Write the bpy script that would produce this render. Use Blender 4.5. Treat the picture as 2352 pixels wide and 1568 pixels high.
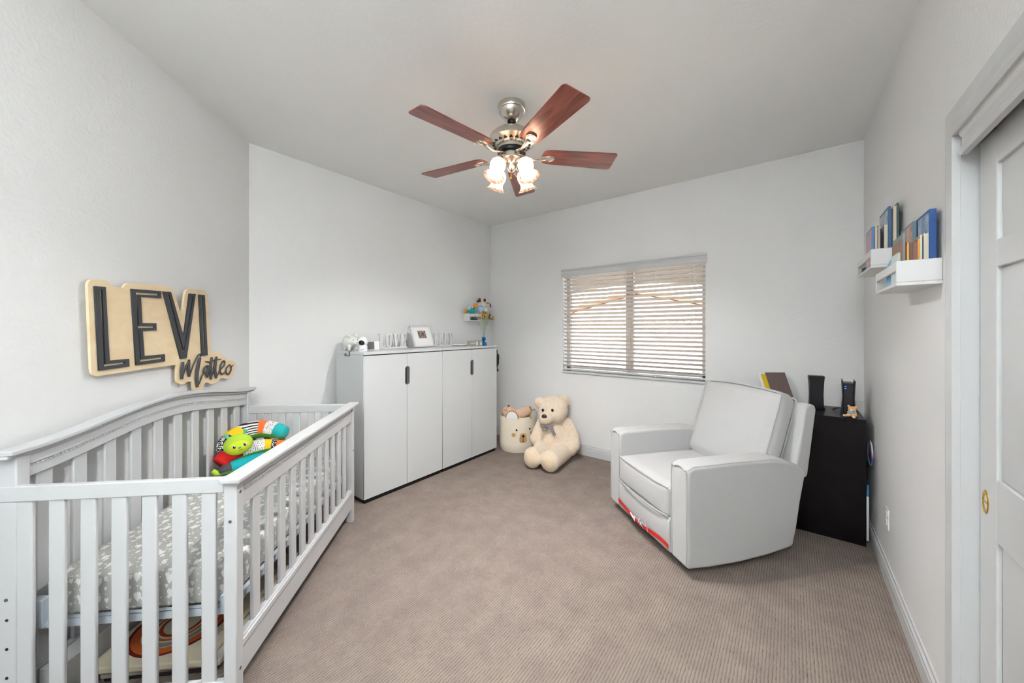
import bpy, bmesh, math, random
from math import sin, cos, pi, radians, sqrt, atan2
from mathutils import Vector, Matrix, Euler
for o in list(bpy.data.objects): bpy.data.objects.remove(o)
S = bpy.context.scene
COL = S.collection
random.seed(7)

# ------------------------------------------------------------------ camera
cam_d = bpy.data.cameras.new('camera'); cam = bpy.data.objects.new('camera', cam_d); COL.objects.link(cam)
cam.location = (0, 0, 1.406); cam.rotation_euler = (radians(90), 0, 0.6604)
cam_d.sensor_width = 36; cam_d.lens = 36*826.32/2352
cam_d.shift_x = 0.0014; cam_d.shift_y = -0.01158; cam_d.clip_start = .02
S.camera = cam
# ------------------------------------------------------------------ view + world + large lights
S.view_settings.view_transform = 'Standard'; S.view_settings.look = 'None'
S.view_settings.gamma = 1; S.view_settings.use_curve_mapping = False
S.view_settings.exposure = 1.42
w = bpy.data.worlds.new('world'); S.world = w; w.use_nodes = True
bg = w.node_tree.nodes['Background']
bg.inputs[0].default_value = (0.72, 0.85, 1.0, 1); bg.inputs[1].default_value = 5.2

def light(name, kind, loc, energy, col=(1,1,1), size=1, size_y=None, rot=None, target=None):
    l = bpy.data.lights.new(name, kind); l.energy = energy; l.color = col
    if kind == 'AREA':
        l.size = size
        if size_y: l.shape = 'RECTANGLE'; l.size_y = size_y
    elif kind == 'POINT': l.shadow_soft_size = size
    elif kind == 'SUN': l.angle = size
    o = bpy.data.objects.new(name, l); o.location = loc; COL.objects.link(o)
    if target is not None:
        o.rotation_euler = (Vector(target)-Vector(loc)).to_track_quat('-Z', 'Y').to_euler()
    elif rot: o.rotation_euler = rot
    return o
light('sun', 'SUN', (-6, 20, 10), 2.6, (1, .95, .88), radians(1), target=(-6+3.5, 20+2.2, 4.5))
light('added_hall_fill', 'AREA', (-0.50, -2.3, 1.65), 4, (.96, .98, 1), 1.3, 1.7, target=(-0.9, 2.4, 1.7))  # added soft fill from behind the camera, stands for no known lamp
# added fill, no lamp of the room, thrown up at the ceiling above and behind the camera; it reaches the room only after bouncing
bf_ = light('added_bounce_fill', 'SPOT', (0.12, -0.92, 1.75), 345, (.935, .99, 1), target=(0.05, -0.84, 2.8))
bf_.data.spot_size = radians(95); bf_.data.spot_blend = .8; bf_.data.shadow_soft_size = .12

# ------------------------------------------------------------------ materials
def srgb(r, g, b):
    f = lambda c: (c/255/12.92) if c/255 <= .04045 else ((c/255+.055)/1.055)**2.4
    return (f(r), f(g), f(b), 1)
def mat(name, col, rough=.6, metal=0, bump=None, spec=.5, sheen=0, var=None, coat=0, emit=None, estr=0, trans=0, alpha=1):
    m = bpy.data.materials.new(name); m.use_nodes = True
    nt = m.node_tree; N = nt.nodes; b = N['Principled BSDF']
    b.inputs['Base Color'].default_value = col; b.inputs['Roughness'].default_value = rough
    b.inputs['Metallic'].default_value = metal; b.inputs['Specular IOR Level'].default_value = spec
    b.inputs['Sheen Weight'].default_value = sheen; b.inputs['Coat Weight'].default_value = coat
    b.inputs['Transmission Weight'].default_value = trans; b.inputs['Alpha'].default_value = alpha
    if emit: b.inputs['Emission Color'].default_value = emit; b.inputs['Emission Strength'].default_value = estr
    if bump or var:
        tc = N.new('ShaderNodeTexCoord')
    if bump:   # (scale, strength, distance)
        n = N.new('ShaderNodeTexNoise'); n.inputs['Scale'].default_value = bump[0]; n.inputs['Detail'].default_value = 3
        nt.links.new(tc.outputs['Object'], n.inputs['Vector'])
        bp = N.new('ShaderNodeBump'); bp.inputs['Strength'].default_value = bump[1]; bp.inputs['Distance'].default_value = bump[2]
        nt.links.new(n.outputs['Fac'], bp.inputs['Height']); nt.links.new(bp.outputs[0], b.inputs['Normal'])
    if var:    # (scale, colour2)
        n = N.new('ShaderNodeTexNoise'); n.inputs['Scale'].default_value = var[0]; n.inputs['Detail'].default_value = 4
        nt.links.new(tc.outputs['Object'], n.inputs['Vector'])
        mx = N.new('ShaderNodeMix'); mx.data_type = 'RGBA'
        rp = N.new('ShaderNodeValToRGB'); rp.color_ramp.elements[0].position = .35; rp.color_ramp.elements[1].position = .65
        nt.links.new(n.outputs['Fac'], rp.inputs[0]); nt.links.new(rp.outputs[0], mx.inputs[0])
        mx.inputs[6].default_value = col; mx.inputs[7].default_value = var[1]
        nt.links.new(mx.outputs[2], b.inputs['Base Color'])
    return m
def nodes(m): return m.node_tree, m.node_tree.nodes, m.node_tree.nodes['Principled BSDF']

M = {}
M['wall'] = mat('wall_paint', srgb(233, 233, 233), .55, bump=(70, .3, .006), spec=.3)
M['ceil'] = mat('ceiling_paint', srgb(246, 247, 246), .8, bump=(60, .25, .004), spec=.2)
M['trim'] = mat('trim_white', srgb(206, 207, 208), .35)
M['white_paint'] = mat('white_lacquer', srgb(200, 201, 203), .32)
M['cab'] = mat('cabinet_white', srgb(206, 208, 209), .3)
M['cab_side'] = mat('cabinet_side', srgb(206, 208, 208), .4)
M['black'] = mat('black_plinth', srgb(14, 14, 15), .5)
M['dark_wood'] = mat('black_brown_veneer', srgb(17, 14, 15), .32, var=(9, srgb(24, 20, 21)), spec=.2)
M['plastic_black'] = mat('black_plastic', srgb(17, 17, 24), .3)
M['plastic_grey'] = mat('grey_plastic', srgb(92, 94, 97), .4)
M['chrome'] = mat('brushed_chrome', srgb(200, 200, 198), .22, 1)
M['nickel'] = mat('brushed_nickel', srgb(206, 200, 190), .26, 1)
M['brass'] = mat('polished_brass', srgb(214, 170, 40), .18, 1)
M['blue_metal'] = mat('pale_blue_metal', srgb(190, 198, 208), .4)
M['hole'] = mat('dark_hole', srgb(40, 36, 32), .8)
M['letter'] = mat('charcoal_paint', srgb(62, 65, 70), .55)
M['white_plastic'] = mat('white_plastic', srgb(232, 232, 234), .3)
M['ceramic'] = mat('white_ceramic', srgb(222, 224, 219), .2, coat=.4)
M['mdf_white'] = mat('white_painted_wood', srgb(222, 222, 222), .5)
M['cream_fur'] = mat('cream_plush', srgb(252, 234, 210), .95, bump=(190, 1.0, .009), sheen=.4, var=(35, srgb(246, 222, 195)))
M['cream_fur2'] = mat('plush_sole', srgb(250, 226, 194), .95, bump=(160, 1.0, .010), sheen=.3)
M['brown_nose'] = mat('brown_nose', srgb(72, 42, 30), .35)
M['eye_black'] = mat('black_glossy', srgb(16, 14, 14), .12)
M['eye_white'] = mat('eye_white', srgb(240, 240, 236), .3)
M['grey_board'] = mat('grey_block', srgb(158, 154, 146), .7)
M['foil_blue'] = mat('blue_foil', srgb(0, 122, 200), .22, .7)
M['foil_gold'] = mat('gold_foil', srgb(214, 190, 96), .3, .8)
M['balloon'] = mat('pale_blue_ball', srgb(150, 190, 228), .4, bump=(60, .4, .01))
M['teal'] = mat('teal_fabric', srgb(24, 170, 172), .85, sheen=.2)
M['orange'] = mat('orange_fabric', srgb(245, 112, 40), .85, sheen=.2)
M['amber'] = mat('amber_fabric', srgb(250, 165, 30), .85)
M['yellow'] = mat('yellow_fabric', srgb(240, 200, 20), .85)
M['red'] = mat('red_fabric', srgb(214, 16, 14), .8)
M['green'] = mat('green_plush', srgb(70, 160, 20), .9, sheen=.3, bump=(200, .5, .004))
M['lime'] = mat('lime_fabric', srgb(180, 214, 60), .85)
M['lime2'] = mat('lime_face_fabric', srgb(205, 222, 38), .85)
M['mint'] = mat('mint_ribbon', srgb(100, 200, 165), .7)
M['greyf'] = mat('dark_grey_ribbed_fabric', srgb(84, 78, 84), .9)
M['tan_fab'] = mat('tan_plush', srgb(228, 190, 160), .95, bump=(180, .8, .006), sheen=.3)
M['brown_fab'] = mat('caramel_patch', srgb(196, 152, 100), .85)
M['brown_rim'] = mat('brown_binding', srgb(168, 128, 80), .85)
M['red_tape'] = mat('red_ribbon', srgb(214, 24, 14), .45)
M['clear_wrap'] = mat('clear_wrap', srgb(240, 240, 244), .12, alpha=.6)
M['blue_led'] = mat('blue_led', srgb(40, 80, 200), .3, emit=srgb(60, 110, 255), estr=1.2)
M['roof_tile'] = mat('terracotta', srgb(226, 130, 84), .8, var=(14, srgb(190, 96, 62)))
M['stucco'] = mat('pale_stucco', srgb(236, 228, 218), .9)
M['soffit'] = mat('brown_soffit', srgb(108, 98, 86), .9)
M['vinyl'] = mat('window_vinyl', srgb(196, 190, 184), .5)
M['sand'] = mat('sand', srgb(224, 205, 176), .95, var=(3, srgb(232, 216, 190)))
M['white_fabric'] = mat('white_label', srgb(236, 236, 236), .8)

def fabric(name, c, c2, sc=900):
    m = mat(name, c, .92, sheen=.15)
    nt, N, b = nodes(m); tc = N.new('ShaderNodeTexCoord')
    mp = N.new('ShaderNodeMapping'); mp.inputs['Scale'].default_value = (1, 1, 5)
    nt.links.new(tc.outputs['Object'], mp.inputs[0])
    n = N.new('ShaderNodeTexNoise'); n.inputs['Scale'].default_value = sc/8; n.inputs['Detail'].default_value = 2
    nt.links.new(mp.outputs[0], n.inputs['Vector'])
    mx = N.new('ShaderNodeMix'); mx.data_type = 'RGBA'; mx.inputs[6].default_value = c; mx.inputs[7].default_value = c2
    nt.links.new(n.outputs['Fac'], mx.inputs[0]); nt.links.new(mx.outputs[2], b.inputs['Base Color'])
    bp = N.new('ShaderNodeBump'); bp.inputs['Strength'].default_value = .25; bp.inputs['Distance'].default_value = .002
    n2 = N.new('ShaderNodeTexNoise'); n2.inputs['Scale'].default_value = sc; nt.links.new(tc.outputs['Object'], n2.inputs['Vector'])
    nt.links.new(n2.outputs['Fac'], bp.inputs['Height']); nt.links.new(bp.outputs[0], b.inputs['Normal'])
    return m
M['linen'] = fabric('light_grey_linen', srgb(197, 197, 197), srgb(180, 180, 180))
M['linen_pipe'] = mat('grey_piping', srgb(186, 186, 186), .9)

def mathn(nt, op, a, b=None, c=None):
    n = nt.nodes.new('ShaderNodeMath'); n.operation = op
    for i, v in enumerate((a, b, c)):
        if v is None: continue
        if isinstance(v, (int, float)): n.inputs[i].default_value = v
        else: nt.links.new(v, n.inputs[i])
    return n.outputs[0]
def mixc(nt, fac, a, b):
    n = nt.nodes.new('ShaderNodeMix'); n.data_type = 'RGBA'
    if isinstance(fac, (int, float)): n.inputs[0].default_value = fac
    else: nt.links.new(fac, n.inputs[0])
    for i, v in ((6, a), (7, b)):
        if isinstance(v, tuple): n.inputs[i].default_value = v
        else: nt.links.new(v, n.inputs[i])
    return n.outputs[2]

def carpet():
    m = mat('ribbed_carpet', srgb(186, 168, 154), .95, spec=.1)
    nt, N, b = nodes(m); tc = N.new('ShaderNodeTexCoord')
    sep = N.new('ShaderNodeSeparateXYZ'); nt.links.new(tc.outputs['Object'], sep.inputs[0])
    n0 = N.new('ShaderNodeTexNoise'); n0.inputs['Scale'].default_value = 45; n0.inputs['Detail'].default_value = 2
    nt.links.new(tc.outputs['Object'], n0.inputs['Vector'])
    wob = mathn(nt, 'MULTIPLY', n0.outputs['Fac'], .006)
    x = mathn(nt, 'ADD', sep.outputs[0], wob)
    ph = mathn(nt, 'MULTIPLY', x, 2*pi/.0125)
    s = mathn(nt, 'MULTIPLY_ADD', mathn(nt, 'SINE', ph), .5, .5)          # rib profile
    # short dark flecks between the ribs
    mp = N.new('ShaderNodeMapping'); mp.inputs['Scale'].default_value = (150, 45, 1); nt.links.new(tc.outputs['Object'], mp.inputs[0])
    n1 = N.new('ShaderNodeTexNoise'); n1.inputs['Scale'].default_value = 1; n1.inputs['Detail'].default_value = 3
    nt.links.new(mp.outputs[0], n1.inputs['Vector'])
    groove = mathn(nt, 'POWER', mathn(nt, 'SUBTRACT', 1, s), 3)
    fle = mathn(nt, 'MULTIPLY', groove, mathn(nt, 'MULTIPLY', mathn(nt, 'POWER', n1.outputs['Fac'], 1.6), 1.7)); 
    n2 = N.new('ShaderNodeTexNoise'); n2.inputs['Scale'].default_value = 7; n2.inputs['Detail'].default_value = 5; n2.inputs['Roughness'].default_value = .65
    nt.links.new(tc.outputs['Object'], n2.inputs['Vector'])
    rp = N.new('ShaderNodeValToRGB'); rp.color_ramp.elements[0].position = .35; rp.color_ramp.elements[1].position = .68
    nt.links.new(n2.outputs['Fac'], rp.inputs[0])
    base = mixc(nt, rp.outputs[0], srgb(144, 131, 124), srgb(165, 152, 141))
    n3 = N.new('ShaderNodeTexNoise'); n3.inputs['Scale'].default_value = 260; n3.inputs['Detail'].default_value = 2
    nt.links.new(tc.outputs['Object'], n3.inputs['Vector'])
    c2 = mixc(nt, mathn(nt, 'MULTIPLY', n3.outputs['Fac'], .55), base, srgb(122, 111, 104))
    c3 = mixc(nt, fle, c2, srgb(98, 86, 78))
    nt.links.new(c3, b.inputs['Base Color'])
    hgt = mathn(nt, 'ADD', mathn(nt, 'MULTIPLY', s, .6), mathn(nt, 'MULTIPLY', n3.outputs['Fac'], .6))
    bp = N.new('ShaderNodeBump'); bp.inputs['Strength'].default_value = .6; bp.inputs['Distance'].default_value = .006
    nt.links.new(hgt, bp.inputs['Height']); nt.links.new(bp.outputs[0], b.inputs['Normal'])
    return m
M['carpet'] = carpet()

def wood(name, c1, c2, axis=0, sc=9, rough=.35, stretch=9, dist=2.0, coat=0):
    m = mat(name, c1, rough, coat=coat)
    nt, N, b = nodes(m); tc = N.new('ShaderNodeTexCoord')
    mp = N.new('ShaderNodeMapping'); v = [stretch, stretch, stretch]; v[axis] = 1; mp.inputs['Scale'].default_value = v
    nt.links.new(tc.outputs['Object'], mp.inputs[0])
    n = N.new('ShaderNodeTexNoise'); n.inputs['Scale'].default_value = sc; n.inputs['Detail'].default_value = 5; n.inputs['Distortion'].default_value = dist
    nt.links.new(mp.outputs[0], n.inputs['Vector'])
    rp = N.new('ShaderNodeValToRGB'); rp.color_ramp.elements[0].position = .36; rp.color_ramp.elements[1].position = .66
    rp.color_ramp.elements[0].color = c1; rp.color_ramp.elements[1].color = c2
    nt.links.new(n.outputs['Fac'], rp.inputs[0]); nt.links.new(rp.outputs[0], b.inputs['Base Color'])
    return m
M['mahogany'] = wood('mahogany_blade', srgb(104, 48, 40), srgb(158, 82, 68), 0, 3.0, .3, 9, 1.2, coat=.35)
M['birch'] = wood('birch_plywood', srgb(234, 208, 168), srgb(241, 219, 184), 1, 3.2, .55, 5, .8)

def stripes(name, c1, c2, freq, axis=2, thr=0.0, noise=None):
    m = mat(name, c1, .85)
    nt, N, b = nodes(m); tc = N.new('ShaderNodeTexCoord'); sep = N.new('ShaderNodeSeparateXYZ')
    nt.links.new(tc.outputs['Object'], sep.inputs[0])
    s = mathn(nt, 'SINE', mathn(nt, 'MULTIPLY', sep.outputs[axis], freq))
    f = mathn(nt, 'GREATER_THAN', s, thr)
    nt.links.new(mixc(nt, f, c1, c2), b.inputs['Base Color'])
    return m
def dots(name, c1, c2, scale, r):
    m = mat(name, c1, .85)
    nt, N, b = nodes(m); tc = N.new('ShaderNodeTexCoord')
    v = N.new('ShaderNodeTexVoronoi'); v.inputs['Scale'].default_value = scale; v.inputs['Randomness'].default_value = .45
    nt.links.new(tc.outputs['Object'], v.inputs['Vector'])
    f = mathn(nt, 'LESS_THAN', v.outputs['Distance'], r)
    nt.links.new(mixc(nt, f, c1, c2), b.inputs['Base Color'])
    return m
M['zebra'] = stripes('black_white_stripes', srgb(236, 232, 230), srgb(40, 32, 38), 420, 2, .1)
M['dot_w'] = dots('white_with_black_dots', srgb(232, 230, 228), srgb(40, 36, 40), 115, .32)
M['dot_b'] = dots('black_with_white_dots', srgb(26, 24, 30), srgb(240, 238, 236), 95, .42)
M['teal_rib'] = stripes('ribbed_teal', srgb(10, 178, 186), srgb(6, 150, 160), 900, 1)
M['rope'] = stripes('cream_rope', srgb(238, 228, 210), srgb(222, 209, 186), 520, 2, .75)
M['gingham'] = dots('grey_gingham', srgb(112, 106, 114), srgb(190, 184, 188), 130, .42)
M['giraffe'] = dots('giraffe_spots', srgb(236, 190, 110), srgb(94, 52, 30), 60, .48)

def hearts():
    m = mat('grey_sheet_with_white_hearts', srgb(176, 176, 172), .9)
    nt, N, b = nodes(m); tc = N.new('ShaderNodeTexCoord'); sep = N.new('ShaderNodeSeparateXYZ')
    nt.links.new(tc.outputs['Object'], sep.inputs[0])
    g = N.new('ShaderNodeNewGeometry'); ns = N.new('ShaderNodeSeparateXYZ')
    vt = N.new('ShaderNodeVectorTransform'); vt.vector_type = 'NORMAL'; vt.convert_from = 'WORLD'; vt.convert_to = 'OBJECT'
    nt.links.new(g.outputs['Normal'], vt.inputs[0]); nt.links.new(vt.outputs[0], ns.inputs[0])
    top = mathn(nt, 'GREATER_THAN', mathn(nt, 'ABSOLUTE', ns.outputs[2]), .7)
    endf = mathn(nt, 'GREATER_THAN', mathn(nt, 'ABSOLUTE', ns.outputs[0]), .7)
    # (p,q): top -> (y, -x); end face -> (y, z); long side -> (x, z)
    def sel(f, a, c):
        return mathn(nt, 'ADD', mathn(nt, 'MULTIPLY', f, a), mathn(nt, 'MULTIPLY', mathn(nt, 'SUBTRACT', 1, f), c))
    p = sel(top, sep.outputs[1], sel(endf, sep.outputs[1], sep.outputs[0]))
    q = sel(top, mathn(nt, 'MULTIPLY', sep.outputs[0], -1), sep.outputs[2])
    f = None
    for cell, size, ox, oy, seed in ((.062, .020, 0, 0, 1), (.041, .0105, .02, .017, 5), (.026, .0045, .007, .011, 9)):
        P = mathn(nt, 'DIVIDE', mathn(nt, 'ADD', p, 5+ox), cell); Q = mathn(nt, 'DIVIDE', mathn(nt, 'ADD', q, 5+oy), cell)
        ip = mathn(nt, 'FLOOR', P); iq = mathn(nt, 'FLOOR', Q)
        cb = N.new('ShaderNodeCombineXYZ'); nt.links.new(ip, cb.inputs[0]); nt.links.new(iq, cb.inputs[1]); cb.inputs[2].default_value = seed
        wn = N.new('ShaderNodeTexWhiteNoise'); wn.noise_dimensions = '3D'; nt.links.new(cb.outputs[0], wn.inputs['Vector'])
        ws = N.new('ShaderNodeSeparateColor'); nt.links.new(wn.outputs['Color'], ws.inputs[0])
        jx = mathn(nt, 'MULTIPLY', mathn(nt, 'SUBTRACT', ws.outputs[0], .5), .3); jy = mathn(nt, 'MULTIPLY', mathn(nt, 'SUBTRACT', ws.outputs[1], .5), .3)
        a = mathn(nt, 'SUBTRACT', mathn(nt, 'SUBTRACT', mathn(nt, 'SUBTRACT', P, ip), .5), jx)
        c = mathn(nt, 'SUBTRACT', mathn(nt, 'SUBTRACT', mathn(nt, 'SUBTRACT', Q, iq), .5), jy)
        k = cell/size
        a = mathn(nt, 'MULTIPLY', a, k); c = mathn(nt, 'MULTIPLY', c, k)
        # heart: x^2 + (y - 0.7*sqrt|x|)^2 < 1
        yy = mathn(nt, 'SUBTRACT', mathn(nt, 'ADD', c, .15), mathn(nt, 'MULTIPLY', mathn(nt, 'SQRT', mathn(nt, 'ABSOLUTE', a)), .8 if size > .006 else 0))
        d = mathn(nt, 'ADD', mathn(nt, 'MULTIPLY', mathn(nt, 'MULTIPLY', a, a), 1.5), mathn(nt, 'MULTIPLY', yy, yy))
        h = mathn(nt, 'LESS_THAN', d, mathn(nt, 'MULTIPLY_ADD', ws.outputs[2], .45, .25))
        f = h if f is None else mathn(nt, 'MAXIMUM', f, h)
    nt.links.new(mixc(nt, f, srgb(172, 172, 168), srgb(226, 226, 224)), b.inputs['Base Color'])
    return m
M['hearts'] = hearts()

def glow_glass():
    m = bpy.data.materials.new('alabaster_glass'); m.use_nodes = True; nt = m.node_tree; N = nt.nodes; N.clear()
    out = N.new('ShaderNodeOutputMaterial'); tr = N.new('ShaderNodeBsdfTranslucent'); df = N.new('ShaderNodeBsdfPrincipled'); em = N.new('ShaderNodeEmission')
    tr.inputs[0].default_value = (1.0, .92, .84, 1); df.inputs['Base Color'].default_value = (.30, .25, .22, 1); df.inputs['Roughness'].default_value = .25
    tc = N.new('ShaderNodeTexCoord'); n = N.new('ShaderNodeTexWave'); n.inputs['Scale'].default_value = 11; n.inputs['Distortion'].default_value = 7; n.inputs['Detail'].default_value = 2
    nt.links.new(tc.outputs['Object'], n.inputs['Vector'])
    c = mixc(nt, n.outputs['Fac'], (1, .62, .42, 1), (1, .86, .72, 1))
    nt.links.new(c, em.inputs[0]); em.inputs[1].default_value = .12
    nt.links.new(mixc(nt, n.outputs['Fac'], (.50, .36, .27, 1), (.88, .76, .66, 1)), tr.inputs[0])
    a = N.new('ShaderNodeMixShader'); a.inputs[0].default_value = .88; nt.links.new(df.outputs[0], a.inputs[1]); nt.links.new(tr.outputs[0], a.inputs[2])
    s = N.new('ShaderNodeAddShader'); nt.links.new(a.outputs[0], s.inputs[0]); nt.links.new(em.outputs[0], s.inputs[1]); nt.links.new(s.outputs[0], out.inputs[0])
    return m
M['glow'] = glow_glass()
def slat_mat():
    m = bpy.data.materials.new('blind_slat_white'); m.use_nodes = True; nt = m.node_tree; N = nt.nodes
    b = N['Principled BSDF']; b.inputs['Base Color'].default_value = srgb(216, 205, 199); b.inputs['Roughness'].default_value = .45
    return m
M['slat'] = slat_mat()
M['glass'] = mat('window_glass', (1, 1, 1, 1), .02, spec=.3, trans=0)
def glassm():
    m = bpy.data.materials.new('clear_pane'); m.use_nodes = True; nt = m.node_tree; N = nt.nodes; N.clear()
    out = N.new('ShaderNodeOutputMaterial'); t = N.new('ShaderNodeBsdfTransparent'); t.inputs[0].default_value = (.97, .98, .98, 1)
    g = N.new('ShaderNodeBsdfGlossy'); g.inputs['Roughness'].default_value = .02
    mx = N.new('ShaderNodeMixShader'); mx.inputs[0].default_value = .06
    nt.links.new(t.outputs[0], mx.inputs[1]); nt.links.new(g.outputs[0], mx.inputs[2]); nt.links.new(mx.outputs[0], out.inputs[0])
    return m
M['glass'] = glassm()
def book(c): 
    k = 'bk%d_%d_%d' % c
    if k not in M: M[k] = mat('book_cover_'+k, srgb(*c), .4)
    return M[k]
M['pages'] = stripes('book_pages', srgb(228, 218, 198), srgb(204, 192, 170), 2600, 0, .2)

# ------------------------------------------------------------------ object helpers
def prop(o, label=None, cat=None, group=None, kind=None):
    if label: o['label'] = label
    if cat: o['category'] = cat
    if group: o['group'] = group
    if kind: o['kind'] = kind
    return o
def thing(name, label, cat, loc=(0, 0, 0), rotz=0, group=None):
    o = bpy.data.objects.new(name, None); o.empty_display_size = .1; COL.objects.link(o)
    o.location = loc; o.rotation_euler = (0, 0, rotz)
    return prop(o, label, cat, group)
class MB:
    def __init__(s): s.v = []; s.f = []; s.mi = []; s.cur = 0
    def add(s, V, F):
        n = len(s.v); s.v += [tuple(x) for x in V]; s.f += [tuple(i+n for i in f) for f in F]; s.mi += [s.cur]*len(F); return s
    def box(s, a, b, R=None):     # min corner, max corner; R optional Matrix
        x0, y0, z0 = a; x1, y1, z1 = b
        V = [Vector(p) for p in ((x0,y0,z0),(x1,y0,z0),(x1,y1,z0),(x0,y1,z0),(x0,y0,z1),(x1,y0,z1),(x1,y1,z1),(x0,y1,z1))]
        if R: V = [R @ p for p in V]
        return s.add(V, [(0,3,2,1),(4,5,6,7),(0,1,5,4),(1,2,6,5),(2,3,7,6),(3,0,4,7)])
    def prism(s, poly, d0, d1, plane='xz'):     # polygon extruded
        n = len(poly)
        def mk(p, d): return {'xz': (p[0], d, p[1]), 'yz': (d, p[0], p[1]), 'xy': (p[0], p[1], d)}[plane]
        V = [mk(p, d0) for p in poly]+[mk(p, d1) for p in poly]
        F = [tuple(range(n))[::-1], tuple(range(n, 2*n))]+[(i, (i+1) % n, n+(i+1) % n, n+i) for i in range(n)]
        return s.add(V, F)
    def lathe(s, prof, c=(0, 0, 0), n=32, R=None, wav=0, nw=0):
        V = []; F = []; c = Vector(c)
        for k, (r, z) in enumerate(prof):
            for i in range(n):
                a = 2*pi*i/n; rr = r*(1+wav*cos(nw*a)*k/len(prof))
                p = Vector((rr*cos(a), rr*sin(a), z)); V.append((R @ p if R else p)+c)
        for k in range(len(prof)-1):
            for i in range(n): F.append((k*n+i, k*n+(i+1) % n, (k+1)*n+(i+1) % n, (k+1)*n+i))
        return s.add(V, F)
    def ball(s, c, r, n=20, m=12, R=None):
        if isinstance(r, (int, float)): r = (r, r, r)
        V = []; F = []; c = Vector(c)
        for j in range(m+1):
            t = pi*j/m
            for i in range(n):
                a = 2*pi*i/n; p = Vector((r[0]*sin(t)*cos(a), r[1]*sin(t)*sin(a), r[2]*cos(t))); V.append((R @ p if R else p)+c)
        for j in range(m):
            for i in range(n): F.append((j*n+i, (j+1)*n+i, (j+1)*n+(i+1) % n, j*n+(i+1) % n))
        return s.add(V, F)
    def tube(s, path, r, n=10, closed=False, flat=None, up=None, matf=None):
        P = [Vector(p) for p in path]; L = len(P); V = []; F = []
        rr = r if isinstance(r, (list, tuple)) else [r]*L
        if len(rr) != L:
            q = len(rr)-1; rr = [rr[min(q, int(k*q/(L-1)))]*(1-(k*q/(L-1)) % 1)+rr[min(q, int(k*q/(L-1))+1)]*((k*q/(L-1)) % 1) for k in range(L)]
        prev = None
        for k, p in enumerate(P):
            if closed: t = P[(k+1) % L]-P[k-1]
            else: t = P[min(k+1, L-1)]-P[max(k-1, 0)]
            t.normalize()
            if up is not None: b = Vector(up)
            elif prev is None: b = Vector((0, 0, 1)) if abs(t.z) < .9 else Vector((1, 0, 0))
            else: b = prev
            a = t.cross(b); a.normalize(); b = a.cross(t); b.normalize(); prev = b
            for i in range(n):
                an = 2*pi*i/n; V.append(p+a*cos(an)*rr[k]+b*sin(an)*rr[k]*(flat or 1))
        rng = L if closed else L-1
        base = len(s.v); s.v += [tuple(x) for x in V]
        for k in range(rng):
            for i in range(n):
                k2 = (k+1) % L
                s.f.append((base+k*n+i, base+k*n+(i+1) % n, base+k2*n+(i+1) % n, base+k2*n+i))
                s.mi.append(matf(k/max(1, L-1), i/n) if matf else s.cur)
        if not closed:
            s.f.append(tuple(base+i for i in range(n))[::-1]); s.mi.append(matf(0, 0) if matf else s.cur)
            s.f.append(tuple(base+(L-1)*n+i for i in range(n))); s.mi.append(matf(1, 0) if matf else s.cur)
        return s
    def cyl(s, a, b, r, n=16, r2=None): return s.tube([a, b], [r, r if r2 is None else r2], n)
    def build(s, name, mats, parent=None, bevel=0, seg=2, smooth=40, label=None, sub=0):
        me = bpy.data.meshes.new(name); me.from_pydata(s.v, [], s.f)
        if not isinstance(mats, (list, tuple)): mats = [mats]
        for m in mats: me.materials.append(m)
        for p, i in zip(me.polygons, s.mi): p.material_index = i
        bm = bmesh.new(); bm.from_mesh(me); bmesh.ops.remove_doubles(bm, verts=bm.verts, dist=1e-5)
        bmesh.ops.recalc_face_normals(bm, faces=bm.faces); bm.to_mesh(me); bm.free()
        me.shade_smooth()
        if smooth < 180: me.set_sharp_from_angle(angle=radians(smooth))
        o = bpy.data.objects.new(name, me); COL.objects.link(o)
        if parent: o.parent = parent
        if bevel:
            b = o.modifiers.new('bevel', 'BEVEL'); b.width = bevel; b.segments = seg; b.limit_method = 'ANGLE'; b.angle_limit = radians(35)
            b.harden_normals = False
        if sub:
            b = o.modifiers.new('sub', 'SUBSURF'); b.levels = sub; b.render_levels = sub
        if label: o['label'] = label
        return o
def B(a, b): return MB().box(a, b)
def struct(name, mb, m, **k):
    o = mb.build(name, m, **k); o['kind'] = 'structure'; return o
def blob(name, parts, m, parent=None, voxel=.008, smooth=6, disp=0):
    mb = MB()
    for p in parts:
        if p[0] == 'b': mb.ball(*p[1:])
        else: mb.tube(p[1], p[2], 14); [mb.ball(q, rr, 14, 8) for q, rr in zip(p[1], p[2])]
    o = mb.build(name, m, parent)
    r = o.modifiers.new('remesh', 'REMESH'); r.mode = 'VOXEL'; r.voxel_size = voxel; r.use_smooth_shade = True
    q = o.modifiers.new('smooth', 'SMOOTH'); q.factor = .5; q.iterations = smooth
    if disp:
        t = bpy.data.textures.new('fuzz', 'CLOUDS'); t.noise_scale = .018
        d = o.modifiers.new('disp', 'DISPLACE'); d.texture = t; d.strength = disp; d.texture_coords = 'LOCAL'
    return o
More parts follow.
